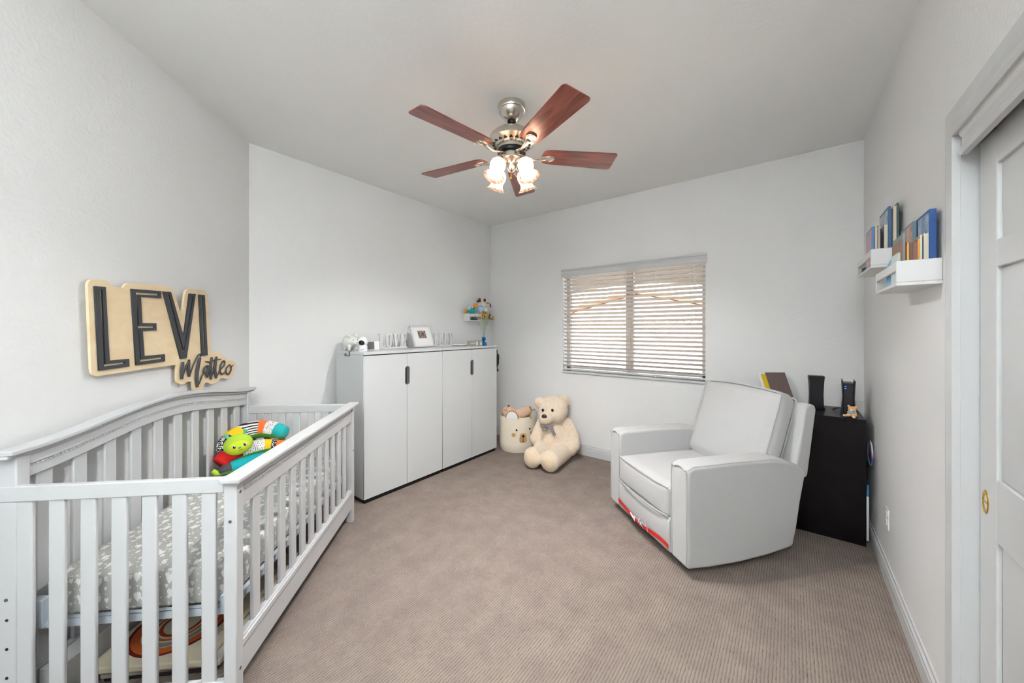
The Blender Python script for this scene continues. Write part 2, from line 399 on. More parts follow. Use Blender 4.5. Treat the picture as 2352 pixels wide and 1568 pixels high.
def shape2d(name, polys, depth, mtx, m, parent=None, bevel=0, text=None, size=1, label=None, align='LEFT'):
    if text is not None:
        cu = bpy.data.curves.new(name, 'FONT'); cu.body = text; cu.size = size; cu.align_x = align
    else:
        cu = bpy.data.curves.new(name, 'CURVE'); cu.dimensions = '2D'; cu.fill_mode = 'BOTH'
        for pl in polys:
            sp = cu.splines.new('POLY'); sp.points.add(len(pl)-1)
            for q, p in zip(sp.points, pl): q.co = (p[0], p[1], 0, 1)
            sp.use_cyclic_u = True
    cu.extrude = depth/2; cu.bevel_depth = bevel; cu.bevel_resolution = 1
    t = bpy.data.objects.new('tmp', cu); COL.objects.link(t)
    bpy.context.view_layer.update()
    me = bpy.data.meshes.new_from_object(t.evaluated_get(bpy.context.evaluated_depsgraph_get()))
    bpy.data.objects.remove(t); bpy.data.curves.remove(cu)
    me.name = name
    me.transform(mtx); me.materials.clear(); me.materials.append(m)
    o = bpy.data.objects.new(name, me); COL.objects.link(o)
    if parent: o.parent = parent
    if label: o['label'] = label
    return o
def basis(x, y, z, t=(0, 0, 0)):
    m = Matrix.Identity(4)
    for i, c in enumerate((x, y, z, t)):
        for j in range(3): m[j][i] = c[j]
    return m
def roundpoly(P, r, n=4):
    o = []; L = len(P)
    for i in range(L):
        p = Vector(P[i]).to_2d(); a = Vector(P[i-1]).to_2d()-p; b = Vector(P[(i+1) % L]).to_2d()-p
        rr = min(r, a.length*.45, b.length*.45); a.normalize(); b.normalize()
        p0 = p+a*rr; p2 = p+b*rr
        for k in range(n+1):
            t = k/n; q = p0*(1-t)**2+p*2*t*(1-t)+p2*t*t; o.append((q.x, q.y))
    return o
def grid_cushion(w, d, h, puff=.02, n=14, rad=.03, taper=0):
    """soft box centred in x, from y=0..d, z=0..h, puffed faces"""
    bm = bmesh.new(); bmesh.ops.create_cube(bm, size=1)
    bmesh.ops.subdivide_edges(bm, edges=bm.edges, cuts=n, use_grid_fill=True)
    V = []
    for v in bm.verts:
        x, y, z = v.co*2
        p = Vector((x*w/2, y*d/2, z*h/2))
        # round edges
        q = Vector((max(-w/2+rad, min(w/2-rad, p.x)), max(-d/2+rad, min(d/2-rad, p.y)), max(-h/2+rad, min(h/2-rad, p.z))))
        e = p-q
        if e.length > 1e-6: p = q+e.normalized()*min(rad, e.length) if sum(abs(c) > 1e-6 for c in e) > 1 else p
        fx = cos(x*pi/2)**.6 if abs(x) < 1 else 0; fy = cos(y*pi/2)**.6 if abs(y) < 1 else 0; fz = cos(z*pi/2)**.6 if abs(z) < 1 else 0
        if abs(y) > .99: p.y += math.copysign(puff*fx*fz, y)
        if abs(z) > .99: p.z += math.copysign(puff*fx*fy*.8, z)
        if abs(x) > .99: p.x += math.copysign(puff*fy*fz*.5, x)
        v.co = p+Vector((0, d/2, h/2))
    V = [v.co.copy() for v in bm.verts]; F = [tuple(v.index for v in f.verts) for f in bm.faces]; bm.free()
    mb = MB(); mb.add(V, F); return mb

# ------------------------------------------------------------------ setting
H = 2.809; XB, YC, XD, YAB = -3.211, 3.70, .431, .93
aA = .7696; U = Vector((sin(aA), -cos(aA), 0)); NN = Vector((cos(aA), sin(aA), 0)); AB = Vector((XB, YAB, 0))
T = .15
tA = 2.75; Aend = AB+U*tA; YK = -1.25
struct('floor', B((XB-2.2, YK-.2, -.1), (XD+.9, YC+.05, 0)), M['carpet'])
struct('ceiling', B((XB-2.2, YK-.2, H), (XD+.9, YC+.3, H+.1)), M['ceil'])
struct('wall_left', B((XB-T, YAB-.02, 0), (XB, YC+T, H)), M['wall'])
# diagonal wall
RA = basis(U, NN, (0, 0, 1), AB)
struct('wall_diagonal', MB().box((-.0, -T, 0), (tA, 0, H), RA), M['wall'])
# window wall with opening
wx0, wx1, wz0, wz1 = -2.10, -.612, .925, 2.06
mb = MB(); D = .18
mb.box((XB-T, YC, 0), (wx0, YC+D, H)).box((wx1, YC, 0), (XD+T, YC+D, H)).box((wx0, YC, 0), (wx1, YC+D, wz0)).box((wx0, YC, wz1), (wx1, YC+D, H))
struct('wall_back', mb, M['wall'])
# right wall with closet opening  (opening Y .2 .. 1.80, z 0..2.03)
cy1, cy0, cz = 1.795, -.25, 2.03
mb = MB().box((XD, cy1, 0), (XD+T, YC+.1, H)).box((XD, YK, 0), (XD+T, cy0, H)).box((XD, cy0, cz), (XD+T, cy1, H))
struct('wall_right', mb, M['wall'])
struct('wall_closet', MB().box((XD+.75, YK, 0), (XD+.85, YC, H)), M['wall'])
# wall behind the camera; its doorway is added to let the fill in
mb = MB().box((Aend.x-.3, YK-T, 0), (-1.25, YK, H)).box((-.1, YK-T, 0), (XD+.9, YK, H)).box((-1.25, YK-T, 2.05), (-.1, YK, H))
struct('wall_front', mb, M['wall'])
# unseen hall box, added to house the fill and shut out the sky
mb = MB().box((-2.0, -3.2, 0), (-1.9, YK-T, H)).box((.75, -3.2, 0), (.85, YK-T, H)).box((-2.0, -3.3, 0), (.85, -3.2, H))
struct('wall_added_hall', mb, M['wall'])
struct('floor_added_hall', B((-2.0, -3.3, -.1), (.85, YK-.2, 0)), M['carpet'])
struct('ceiling_added_hall', B((-2.0, -3.3, H), (.85, YK-.2, H+.1)), M['ceil'])
def baseb(name, p0, p1, nrm, z=.115):
    d = (Vector(p1)-Vector(p0)); L = d.length; d.normalize(); n = Vector(nrm)
    R = basis(d, n, (0, 0, 1), p0)
    mb = MB(); prof = [(0, 0), (.014, 0), (.014, .07), (.011, .078), (.012, .092), (.006, .1), (.005, z), (0, z)]
    V = [R @ Vector((0, a, b)) for a, b in prof]+[R @ Vector((L, a, b)) for a, b in prof]; k = len(prof)
    mb.add(V, [tuple(range(k)), tuple(range(2*k-1, k-1, -1))]+[(i, (i+1) % k, k+(i+1) % k, k+i) for i in range(k)])
    return struct(name, mb, M['trim'], smooth=20)
baseb('baseboard_back', (XB, YC, 0), (XD, YC, 0), (0, -1, 0))
baseb('baseboard_right', (XD, YC, 0), (XD, 1.90, 0), (-1, 0, 0))
baseb('baseboard_left', (XB, YAB, 0), (XB, YC, 0), (1, 0, 0))
baseb('baseboard_diagonal', AB, Aend, NN)
# closet casing
def casing(w=.105):
    return [(0, 0), (0, .018), (.02, .020), (.032, .016), (.05, .019), (.075, .014), (.088, .010), (w, .008), (w, 0)]
mb = MB(); pr_ = casing(); k = len(pr_)
za, zb = 0, cz
# side casing (profile x' = distance from opening along +Y)
V = [(XD-t, cy1+s, 0) for s, t in pr_]+[(XD-t, cy1+s, cz+s) for s, t in pr_]
mb.add(V, [tuple(range(k)), tuple(range(2*k-1, k-1, -1))]+[(i, (i+1) % k, k+(i+1) % k, k+i) for i in range(k)])
V = [(XD-t, cy1+s, cz+s) for s, t in pr_]+[(XD-t, cy0-.1, cz+s) for s, t in pr_]
mb.add(V, [tuple(range(k)), tuple(range(2*k-1, k-1, -1))]+[(i, (i+1) % k, k+(i+1) % k, k+i) for i in range(k)])
mb.box((XD, cy1-.004, 0), (XD+.15, cy1+.012, cz))
struct('trim_1', mb, M['trim'], smooth=20)
# track fascia moulding under the head casing
mb = MB(); fp = [(0, 1.955), (-.016, 1.955), (-.020, 1.972), (-.012, 1.985), (-.012, 2.01), (-.018, 2.02), (-.018, 2.035), (0, 2.04)]
k = len(fp); V = [(XD+.008+a, cy1-.03, b) for a, b in fp]+[(XD+.008+a, cy0, b) for a, b in fp]
mb.add(V, [tuple(range(k)), tuple(range(2*k-1, k-1, -1))]+[(i, (i+1) % k, k+(i+1) % k, k+i) for i in range(k)])
struct('trim_2', mb, M['trim'], smooth=20)
# sliding closet door, moulded panels
def door(name, y0, y1, x, ):
    d = MB(); th = .034; z0, z1 = .02, 1.985
    d.box((x+.012, y0, z0), (x+th, y1, z1))
    st = .115
    wy = [(y0+st, (y0+y1)/2-.05), ((y0+y1)/2+.05, y1-st)]
    zz = [(.24, .795), (.975, 1.585), (1.665, 1.885)]
    # rails and stiles on the front face
    d.box((x, y0, z0), (x+.012, y0+st, z1)).box((x, y1-st, z0), (x+.012, y1, z1)).box((x, (y0+y1)/2-.05, z0), (x+.012, (y0+y1)/2+.05, z1))
    zs = [z0]+[q for a in zz for q in a]+[z1]
    for i in range(0, 8, 2):
        for a, b in wy: d.box((x, a, zs[i]), (x+.012, b, zs[i+1]))
    for a, b in wy:
        for c, e in zz:
            m_ = .035
            V = [(x+.011, a, c), (x+.011, b, c), (x+.011, b, e), (x+.011, a, e), (x+.003, a+m_, c+m_), (x+.003, b-m_, c+m_), (x+.003, b-m_, e-m_), (x+.003, a+m_, e-m_)]
            d.add(V, [(0, 1, 5, 4), (1, 2, 6, 5), (2, 3, 7, 6), (3, 0, 4, 7), (4, 5, 6, 7)])
    o = struct(name, d, M['trim'], bevel=.003, smooth=30)
    return o
d1 = door('door_1', .82, 1.785, .468)
door('door_2', -.22, .88, .512)
pull = MB(); Rp = Matrix.Rotation(radians(-90), 3, 'Y')
pull.lathe([(.0001, .001), (.017, .001), (.020, .004), (.026, .006), (.028, .003), (.028, 0)], (.4685, 1.742, .885), 28, Matrix(((.45, 0, 0), (0, .72, 0), (0, 0, 1.3))) @ Rp)
pull.box((.4665, 1.728, .882), (.4675, 1.756, .888))
pull.build('finger_pull', M['brass'], d1, label='brass oval finger pull')
# outlet
o = prop(B((XD-.006, 2.835, .300), (XD, 2.908, .412)).build('wall_outlet', M['white_plastic'], bevel=.002), 'white duplex electrical outlet plate low on the right wall', 'outlet')
oc = MB()
for z in (.335, .378): oc.prism(roundpoly([(2.855, z-.016), (2.888, z-.016), (2.888, z+.016), (2.855, z+.016)], .008), XD-.009, XD-.005, 'yz')
oc.build('socket', M['white_plastic'], o)

# ------------------------------------------------------------------ window
mb = MB(); fy0, fy1 = YC+.10, YC+.15
mb.box((wx0, fy0, wz0), (wx0+.045, fy1, wz1)).box((wx1-.045, fy0, wz0), (wx1, fy1, wz1)).box((wx0, fy0, wz0), (wx1, fy1, wz0+.045)).box((wx0, fy0, wz1-.045), (wx1, fy1, wz1))
mb.box((-1.385, fy0-.01, wz0), (-1.345, fy1, wz1)).box((-1.338, fy0+.012, wz0), (-1.312, fy1+.01, wz1))
win = struct('window_1', mb, M['vinyl'], bevel=.003)
B((wx0+.04, fy0+.02, wz0+.04), (-1.37, fy0+.024, wz1-.04)).build('pane', M['glass'], win)
B((-1.33, fy0+.03, wz0+.04), (wx1-.04, fy0+.034, wz1-.04)).build('pane', M['glass'], win)
struct('trim_3', MB().box((wx0-.004, YC-.022, wz0-.018), (wx1+.004, YC+.12, wz0+.004)), M['trim'], bevel=.006, smooth=30)
# venetian blind
bl = thing('venetian_blind', 'white horizontal slat blind with valance filling the window', 'blind', (-1.356, YC+.03, .93))
hw = .742
v = MB(); vp = [(0, 0), (-.012, 0), (-.018, .012), (-.018, .045), (-.010, .055), (-.010, .066), (-.022, .074), (-.024, .088), (0, .088)]
kk = len(vp); V = [(-hw-.012, -.035+a, 1.085+b) for a, b in vp]+[(hw+.012, -.035+a, 1.085+b) for a, b in vp]
v.add(V, [tuple(range(kk)), tuple(range(2*kk-1, kk-1, -1))]+[(i, (i+1) % kk, kk+(i+1) % kk, kk+i) for i in range(kk)])
v.build('valance', M['trim'], bl, smooth=25)
B((-hw, -.02, 1.095), (hw, .035, 1.125)).build('headrail', M['trim'], bl)
th = radians(28); ns = 25; p0 = .048; pitch = 1.062/ns
for i in range(ns):
    zc = p0+i*pitch+.012
    s_ = MB(); R = basis((1, 0, 0), (0, cos(th), -sin(th)), (0, sin(th), cos(th)), (0, 0, zc))
    npt = 5; V = []
    for x in (-hw, hw):
        for t in (.0014, -.0014):
            for k in range(npt):
                y = -.025+.05*k/(npt-1); V.append(R @ Vector((x, y, t+.0035*(1-(y/.025)**2))))
    q = npt
    F = []
    for k in range(q-1):
        F += [(k, k+1, 2*q+k+1, 2*q+k), (q+k, 3*q+k, 3*q+k+1, q+k+1), (k, q+k, q+k+1, k+1), (2*q+k, 2*q+k+1, 3*q+k+1, 3*q+k)]
    F += [(0, 2*q, 3*q, q), (q-1, 2*q-1, 4*q-1, 3*q-1)]
    s_.add(V, F); s_.build('slat', M['slat'], bl)
B((-hw, -.026, .010), (hw, .026, .028)).build('bottom_rail', M['trim'], bl, bevel=.004)
for x in (-.62, -.31, -.0, .30, .61):
    c = MB().cyl((x, -.029, .02), (x, -.029, 1.10), .0009, 6).cyl((x, .028, .02), (x, .028, 1.10), .0009, 6)
    c.cyl((x, -.03, .004), (x, -.03, .018), .005, 8)
    c.build('ladder_cord', M['trim'], bl)
c = MB().cyl((.655, -.034, .62), (.655, -.034, 1.08), .0012, 6).cyl((.655, -.034, .93), (.655, -.034, .965), .005, 8, .003).cyl((.655, -.034, .60), (.655, -.034, .63), .006, 8, .003)
c.build('lift_cord', M['trim'], bl)
c = MB().cyl((-.66, -.034, .45), (-.66, -.034, 1.08), .0012, 6).cyl((-.66, -.034, .43), (-.66, -.034, .46), .006, 8, .003).cyl((-.675, -.034, .50), (-.675, -.034, .53), .005, 8, .003)
c.build('tilt_cord', M['trim'], bl)

# outside the window
struct('ground_outside', B((-30, YC+.2, -.5), (20, 40, -.3)), M['sand'])
# patio arch in front of the window
xc, ax = -2.35, 1.28; pts = [(-7, 3.4), (-7, -.4), (xc-ax-.25, -.4)]
for i in range(25):
    a = pi-pi*i/24; pts.append((xc+(ax+.22)*cos(a), 1.98+.26*sin(a)**.9 if 0 < i < 24 else 1.98))
pts += [(xc+ax+.35, -.4), (3, -.4), (3, 3.4)]
pat = prop(MB().prism(pts, 6.5, 6.7).box((-7, YC+.35, 2.95), (3, 6.75, 3.1)).build('patio_arch', M['soffit']), 'shaded brown patio cover with a wide arch outside the window', 'arch')
h = thing('neighbour_house', 'pale neighbouring house with a terracotta tiled gable roof', 'house', (-4.2, 12.5, 0))
MB().prism([(-5.5, -.3), (5.5, -.3), (5.5, 1.35), (.05, 2.62), (-5.5, 1.35)], 0, 6).build('wall', M['stucco'], h)
r = MB(); 
for sx in (-1, 1):
    V = [(0, -.4, 2.66), (0, 6, 2.66), (sx*6.2, 6, 1.22), (sx*6.2, -.4, 1.22)]; V2 = [(a, b, c+.12) for a, b, c in V]
    r.add(V+V2, [(0, 1, 2, 3), (4, 5, 6, 7), (0, 1, 5, 4), (1, 2, 6, 5), (2, 3, 7, 6), (3, 0, 4, 7)])
r.build('roof', M['roof_tile'], h)
f = prop(B((-14, 9.6, -.3), (6, 9.8, 1.56)).build('garden_wall', M['stucco']), 'pale block garden wall with a lattice top beyond the window', 'wall')
lt = MB()
for i in range(90):
    x = -12+i*.17; lt.cyl((x, 9.7, 1.56), (x+.13, 9.7, 1.66), .012, 5); lt.cyl((x+.13, 9.7, 1.56), (x, 9.7, 1.66), .012, 5)
lt.box((-12, 9.68, 1.655), (4, 9.72, 1.675)).build('lattice', M['soffit'], f)

# ------------------------------------------------------------------ ceiling fan
fan = thing('ceiling_fan', 'ceiling fan with five mahogany blades and four lit glass shades', 'ceiling fan', (-1.379, 1.786, 0), 0)
MB().lathe([(.0001, H), (.086, H), (.087, H-.028), (.084, H-.034), (.078, H-.036), (.072, H-.055), (.050, H-.082), (.040, H-.090), (.030, H-.096), (.0001, H-.097)], n=48).build('canopy', M['nickel'], fan)
MB().lathe([(.0001, H-.09), (.024, H-.09), (.027, H-.1), (.022, H-.115), (.0001, H-.116)], n=24).build('hanger_ball', M['black'], fan)
MB().cyl((0, 0, 2.64), (0, 0, H-.1), .0125, 20).build('downrod', M['nickel'], fan)
mot = MB().lathe([(.0001, 2.658), (.04, 2.656), (.075, 2.650), (.112, 2.634), (.134, 2.614), (.143, 2.594), (.143, 2.588), (.147, 2.586), (.147, 2.576), (.138, 2.572), (.120, 2.562), (.098, 2.556), (.092, 2.55), (.092, 2.525), (.0001, 2.525)], n=56).build('motor_housing', M['nickel'], fan)
vt = MB()
for i in range(20):
    a = 2*pi*i/20; c0 = Vector((.115*cos(a), .115*sin(a), 2.561)); t = Vector((-sin(a), cos(a), 0)); rd = Vector((cos(a)*.8, sin(a)*.8, .62)).normalized()
    n_ = t.cross(rd).normalized()*.003
    V = [c0-t*.011-rd*.008, c0+t*.011-rd*.008, c0+rd*.01]; vt.add([p+n_ for p in V]+[p-n_ for p in V], [(0, 1, 2), (5, 4, 3), (0, 1, 4, 3), (1, 2, 5, 4), (2, 0, 3, 5)])
vt.build('vent', M['hole'], mot)
MB().lathe([(.0001, 2.527), (.088, 2.527), (.09, 2.518), (.088, 2.508), (.0001, 2.508)], n=40).build('flywheel', M['plastic_black'], fan)
MB().lathe([(.0001, 2.507), (.058, 2.507), (.066, 2.502), (.066, 2.470), (.056, 2.462), (.035, 2.452), (.028, 2.44), (.030, 2.425), (.020, 2.402), (.008, 2.392), (.0001, 2.390)], n=40).build('switch_housing', M['nickel'], fan)
def blade_poly():
    P = [(.20, -.050), (.225, -.062), (.26, -.067), (.655, -.080), (.672, -.070), (.676, .070), (.659, .080), (.26, .067), (.225, .062), (.20, .050), (.19, 0)]
    return roundpoly(P, .022, 5)
def fan_blade(ang):
    R = Matrix.Rotation(radians(ang), 4, 'Z') @ Matrix.Translation((0, 0, 2.497)) @ Matrix.Rotation(radians(-11), 4, 'X')
    b = MB().prism(blade_poly(), .004, .0105, 'xy').build('blade', M['mahogany'], fan, bevel=.0015); b.matrix_local = R
    I = MB()
    for k, (s) in enumerate((0,)):
        I.tube([(.08, 0, -.002), (.115, 0, -.012), (.15, 0, -.020), (.185, 0, -.016), (.215, 0, -.006)], [.013, .011, .010, .013, .018], 12, flat=.5, up=(0, 0, 1))
        I.prism(roundpoly([(.195, -.012), (.245, -.032), (.268, -.024), (.277, 0), (.268, .024), (.245, .032), (.195, .012)], .01, 3), -.006, .004, 'xy')
        I.tube([(.205, -.010, -.007), (.245, -.024, -.007), (.262, -.012, -.007), (.268, 0, -.007), (.262, .012, -.007), (.245, .024, -.007), (.205, .010, -.007)], .003, 8)
    i_ = I.build('blade_arm', M['nickel'], fan, bevel=.0015); i_.matrix_local = R
    for sx, sy in ((.225, 0), (.25, -.014), (.25, .014)):
        pass
for a in (-25.4, 46.2, 118.0, -170.0, -98.2): fan_blade(a)
SH = []
for k in range(4):
    a = 0.6604+radians(45+90*k)
    d = Vector((cos(a), sin(a), 0)); base = d*.050+Vector((0, 0, 2.452))
    ax = (d*.42+Vector((0, 0, -1))).normalized(); q = Vector((0, 0, -1)).rotation_difference(ax).to_matrix()
    # arm
    MB().tube([d*.045+Vector((0, 0, 2.478)), d*.078+Vector((0, 0, 2.480)), d*.098+Vector((0, 0, 2.462)), d*.098+Vector((0, 0, 2.44))], .007, 10).build('lamp_arm', M['nickel'], fan)
    c0 = d*.098+Vector((0, 0, 2.445))
    hold = MB().lathe([(.0001, .012), (.02, .01), (.024, 0), (.024, -.018), (.0001, -.018)], c0, 24, q).build('shade_holder', M['nickel'], fan)
    sp = [(.022, -.010), (.034, -.018), (.045, -.034), (.048, -.055), (.043, -.078), (.038, -.094), (.041, -.110), (.052, -.126), (.064, -.136)]
    spi = [(r_-.003, z_) for r_, z_ in sp][::-1]
    sh = MB().lathe(sp+spi, c0, 40, q, wav=.035, nw=6).build('lamp_shade', M['glow'], fan, smooth=180)
    bp = c0+ax*.066
    L = light('fan_bulb', 'POINT', Vector((-1.379, 1.786, 0))+bp, 38, (1, .975, .955), .022)
    bulb = MB().ball(c0+ax*.05, (.016, .016, .022), 14, 8).build('bulb', mat('bulb_glow%d' % k, (1, .9, .8, 1), .3, emit=(1, .8, .55, 1), estr=4), fan)
for s in (-1, 1):
    x = .02*s; MB().tube([(x, .02, 2.41), (x, .02, 2.372)], .0012, 6).ball((x, .02, 2.368), .006, 10, 6).build('pull_chain', M['brass'], fan)

# ------------------------------------------------------------------ name sign on the diagonal wall
SG = Vector((AB.x, AB.y, 0)); XA = -U
ctr = AB + U*.7 + Vector((0, 0, 1.0))
sign = thing('name_sign', 'layered wooden name sign reading LEVI Matteo above the crib', 'sign', ctr)
def SM(off): return basis(XA, (0, 0, 1), NN, AB+NN*off-ctr)
BACK = [(-1.1767,1.5957),(-1.1722,1.6129),(-1.1586,1.6234),(-1.1064,1.6276),(-1.0841,1.6221),(-1.075,1.6031),(-1.017,1.6037),(-1.0105,1.6176),(-0.991,1.6307),(-0.7761,1.6418),(-0.7436,1.6366),(-0.7326,1.6196),(-0.6737,1.4843),(-0.649,1.6222),(-0.6311,1.6427),(-0.5188,1.6472),(-0.4865,1.6425),(-0.4723,1.6233),(-0.4464,1.2659),(-0.4139,1.266),(-0.368,1.256),(-0.3365,1.2335),(-0.2985,1.2174),(-0.2852,1.1961),(-0.2364,1.1935),(-0.2071,1.1763),(-0.2023,1.1542),(-0.2212,1.1292),(-0.2306,1.0958),(-0.2593,1.0767),(-0.304,1.0775),(-0.3311,1.0877),(-0.3524,1.0877),(-0.3784,1.0746),(-0.4039,1.064),(-0.4386,1.0607),(-0.4723,1.0775),(-0.4977,1.0798),(-0.5097,1.049),(-0.5369,1.0299),(-0.5678,1.0319),(-0.591,1.0523),(-0.5961,1.1034),(-0.6229,1.1046),(-0.6393,1.1051),(-0.6514,1.0941),(-0.6792,1.0939),(-0.7024,1.108),(-0.71,1.1307),(-0.7078,1.2108),(-0.8772,1.2091),(-0.9653,1.2061),(-1.1447,1.2023),(-1.1577,1.2135),(-1.1622,1.2357)]
shape2d('backing_board', [roundpoly(BACK, .012, 3)], .011, SM(.0245), M['birch'], sign)
for a_, b_ in ((-1.08, 1.5), (-.55, 1.5), (-1.08, 1.28), (-.45, 1.15)):
    MB().cyl(SM(.0) @ Vector((a_, b_, .0)), SM(0) @ Vector((a_, b_, .020)), .008, 12).build('wall_spacer', M['birch'], sign)
LL = [[[-1.1553,1.5946],[-1.1079,1.5968],[-1.09,1.2663],[-0.9967,1.2668],[-0.9955,1.2301],[-1.1356,1.2258]],[[-1.1332,1.5826],[-1.1221,1.5829],[-1.1089,1.252],[-1.0189,1.2534],[-1.0178,1.2454],[-1.1158,1.2423]]]
LE = [[[-0.9853,1.6022],[-0.8182,1.6088],[-0.8182,1.5707],[-0.9354,1.5678],[-0.9275,1.4388],[-0.8479,1.4397],[-0.8466,1.4029],[-0.9251,1.3991],[-0.9158,1.2736],[-0.7953,1.2754],[-0.7939,1.2368],[-0.9604,1.2325]],[[-0.9639,1.5879],[-0.8332,1.5933],[-0.8332,1.584],[-0.9522,1.5782],[-0.945,1.4232],[-0.8598,1.4241],[-0.8598,1.4155],[-0.9438,1.4134],[-0.9336,1.2579],[-0.8113,1.2607],[-0.8107,1.2518],[-0.9402,1.2475]]]
LV = [[[-0.8058,1.6083],[-0.7559,1.6106],[-0.668,1.3647],[-0.6273,1.6149],[-0.5789,1.6164],[-0.6479,1.2432],[-0.6901,1.2421]],[[-0.779,1.5956],[-0.7675,1.5956],[-0.6696,1.289],[-0.6047,1.6016],[-0.5944,1.6019],[-0.6656,1.2749],[-0.6736,1.2754]]]
LI = [[[-0.5543,1.6169],[-0.5061,1.6181],[-0.4817,1.2473],[-0.53,1.2461]],[[-0.5346,1.6026],[-0.5218,1.6031],[-0.5015,1.2672],[-0.5135,1.2666]]]
for L_ in (LL, LE, LV, LI): shape2d('letter', L_, .007, SM(.0338), M['letter'], sign)
MT = [[[-0.676,1.2234],[-0.6815,1.1768],[-0.6839,1.127]],[[-0.6839,1.127],[-0.656,1.1867],[-0.6315,1.2322]],[[-0.6315,1.2322],[-0.6348,1.1844],[-0.6298,1.1337]],[[-0.6298,1.1337],[-0.5978,1.2001],[-0.5631,1.2498],[-0.5436,1.2564],[-0.5472,1.2353]],[[-0.5472,1.2353],[-0.5675,1.164],[-0.5737,1.1119],[-0.5675,1.0647]],[[-0.5675,1.0647],[-0.5436,1.1011],[-0.5227,1.1387]],[[-0.4712,1.1809],[-0.4996,1.1803],[-0.5181,1.1551],[-0.5163,1.138],[-0.4996,1.1428],[-0.4789,1.1679]],[[-0.4751,1.1813],[-0.4902,1.1348],[-0.4874,1.1104]],[[-0.4874,1.1104],[-0.4616,1.1869],[-0.447,1.233]],[[-0.447,1.233],[-0.4597,1.1589],[-0.4538,1.0941]],[[-0.4538,1.0941],[-0.4223,1.1831],[-0.4051,1.2334]],[[-0.4051,1.2334],[-0.4193,1.1616],[-0.4102,1.0952]],[[-0.5015,1.2112],[-0.4616,1.2043],[-0.4122,1.214],[-0.3638,1.2136]],[[-0.4102,1.0952],[-0.3764,1.139],[-0.334,1.1709],[-0.3307,1.1963],[-0.3522,1.1945],[-0.369,1.1635],[-0.3711,1.1312],[-0.35,1.1141],[-0.3177,1.1323]],[[-0.29,1.1665],[-0.3122,1.1465],[-0.3155,1.121],[-0.2956,1.1052],[-0.2709,1.1232],[-0.264,1.1527],[-0.2822,1.1695]],[[-0.2822,1.1695],[-0.2618,1.1562],[-0.241,1.164]]]
thick = [.011, .004, .0095, .004, .0115, .004, .006, .0085, .0035, .0095, .0035, .0095, .004, .0055, .006, .003]
def catmull(P, n=6):
    P = [Vector(p) for p in P]; o = []
    Q = [P[0]*2-P[1]]+P+[P[-1]*2-P[-2]]
    for i in range(1, len(Q)-2):
        for k in range(n):
            t = k/n; a, b, c, d = Q[i-1:i+3]
            o.append(.5*((2*b)+(c-a)*t+(2*a-5*b+4*c-d)*t*t+(3*b-a-3*c+d)*t**3))
    return o+[P[-1]]
mt = MB(); m0 = SM(.030)
for st, r_ in zip(MT, thick):
    P = catmull([(a, b, 0) for a, b in st]); n_ = len(P)
    mt.tube([m0 @ Vector((p.x, p.y, .008)) for p in P], [r_*(.75+.25*sin(pi*i/(n_-1))) for i in range(n_)], 10, up=NN, flat=1.0 if r_ < .0046 else .62)
mt.build('script_lettering', M['letter'], sign)

# ------------------------------------------------------------------ crib (local x = along wall from corner, y = away from wall)
TH = atan2(U.y, U.x)
crib = thing('crib', 'white wooden convertible crib with arched back and slatted sides', 'crib', (AB.x, AB.y, 0), TH)
WP = M['white_paint']
# local y must point into the room: U x? -> use matrix so that y = NN, right handed check
crib_t0, crib_t1, cy_b, cy_f = .13, 1.475, .035, .80
def cb(a, b, mb=None): return (mb or MB()).box(a, b)
def archz(t): 
    s = (t-.8025)/.6725; s = max(-1, min(1, s)); return .992+.073*(.5+.5*cos(pi*s))**.9
tt = [crib_t0-.03+(crib_t1-crib_t0+.06)*i/48 for i in range(49)]
def arch_band(z0f, z1f, y0, y1, ts):
    mb = MB(); n_ = len(ts); V = []
    for t in ts: V += [(t, y0, z0f(t)), (t, y1, z0f(t)), (t, y1, z1f(t)), (t, y0, z1f(t))]
    F = []
    for i in range(n_-1):
        for k in range(4): F.append((i*4+k, i*4+(k+1) % 4, i*4+4+(k+1) % 4, i*4+4+k))
    F += [(0, 1, 2, 3), tuple((n_-1)*4+k for k in (3, 2, 1, 0))]
    return mb.add(V, F)
ti = [crib_t0+.04+(crib_t1-crib_t0-.08)*i/48 for i in range(49)]
arch_band(lambda t: archz(t)-.116, lambda t: archz(t)-.010, .050, .078, ti).build('back_rail', WP, crib, bevel=.003)
cap = arch_band(lambda t: archz(t)-.018, lambda t: archz(t), .046, .108, tt)
cap2 = arch_band(lambda t: archz(t)-.030, lambda t: archz(t)-.018, .048, .095, tt)
cap.v += []; n0 = len(cap.v); cap.add(cap2.v, cap2.f)
cap.build('back_cap', WP, crib, bevel=.004)
mo = arch_band(lambda t: archz(t)-.070, lambda t: archz(t)-.062, .076, .083, ti)
mo.build('moulding', WP, crib, bevel=.002)
bd = MB()
for i in range(95):
    t = ti[0]+(ti[-1]-ti[0])*(i+.5)/95; bd.ball((t, .079, archz(t)-.076), .0042, 8, 5)
bd.build('beading', WP, crib)
for y0, y1, ztop, nm in ((.035, .090, .975, 'post'), (.755, .80, .842, 'post')):
    for x0, x1 in ((crib_t0, crib_t0+.042), (crib_t1-.042, crib_t1)):
        cb((x0, y0, 0), (x1, y1, ztop)).build(nm, WP, crib, bevel=.004)
# back slats and lower rail
for k in range(10):
    c = 1.368-.1242*k; cb((c-.027, .054, .14), (c+.027, .068, archz(c)-.105)).build('slat', WP, crib, bevel=.004)
cb((crib_t0+.04, .048, .07), (crib_t1-.04, .074, .16)).build('lower_rail', WP, crib, bevel=.003)
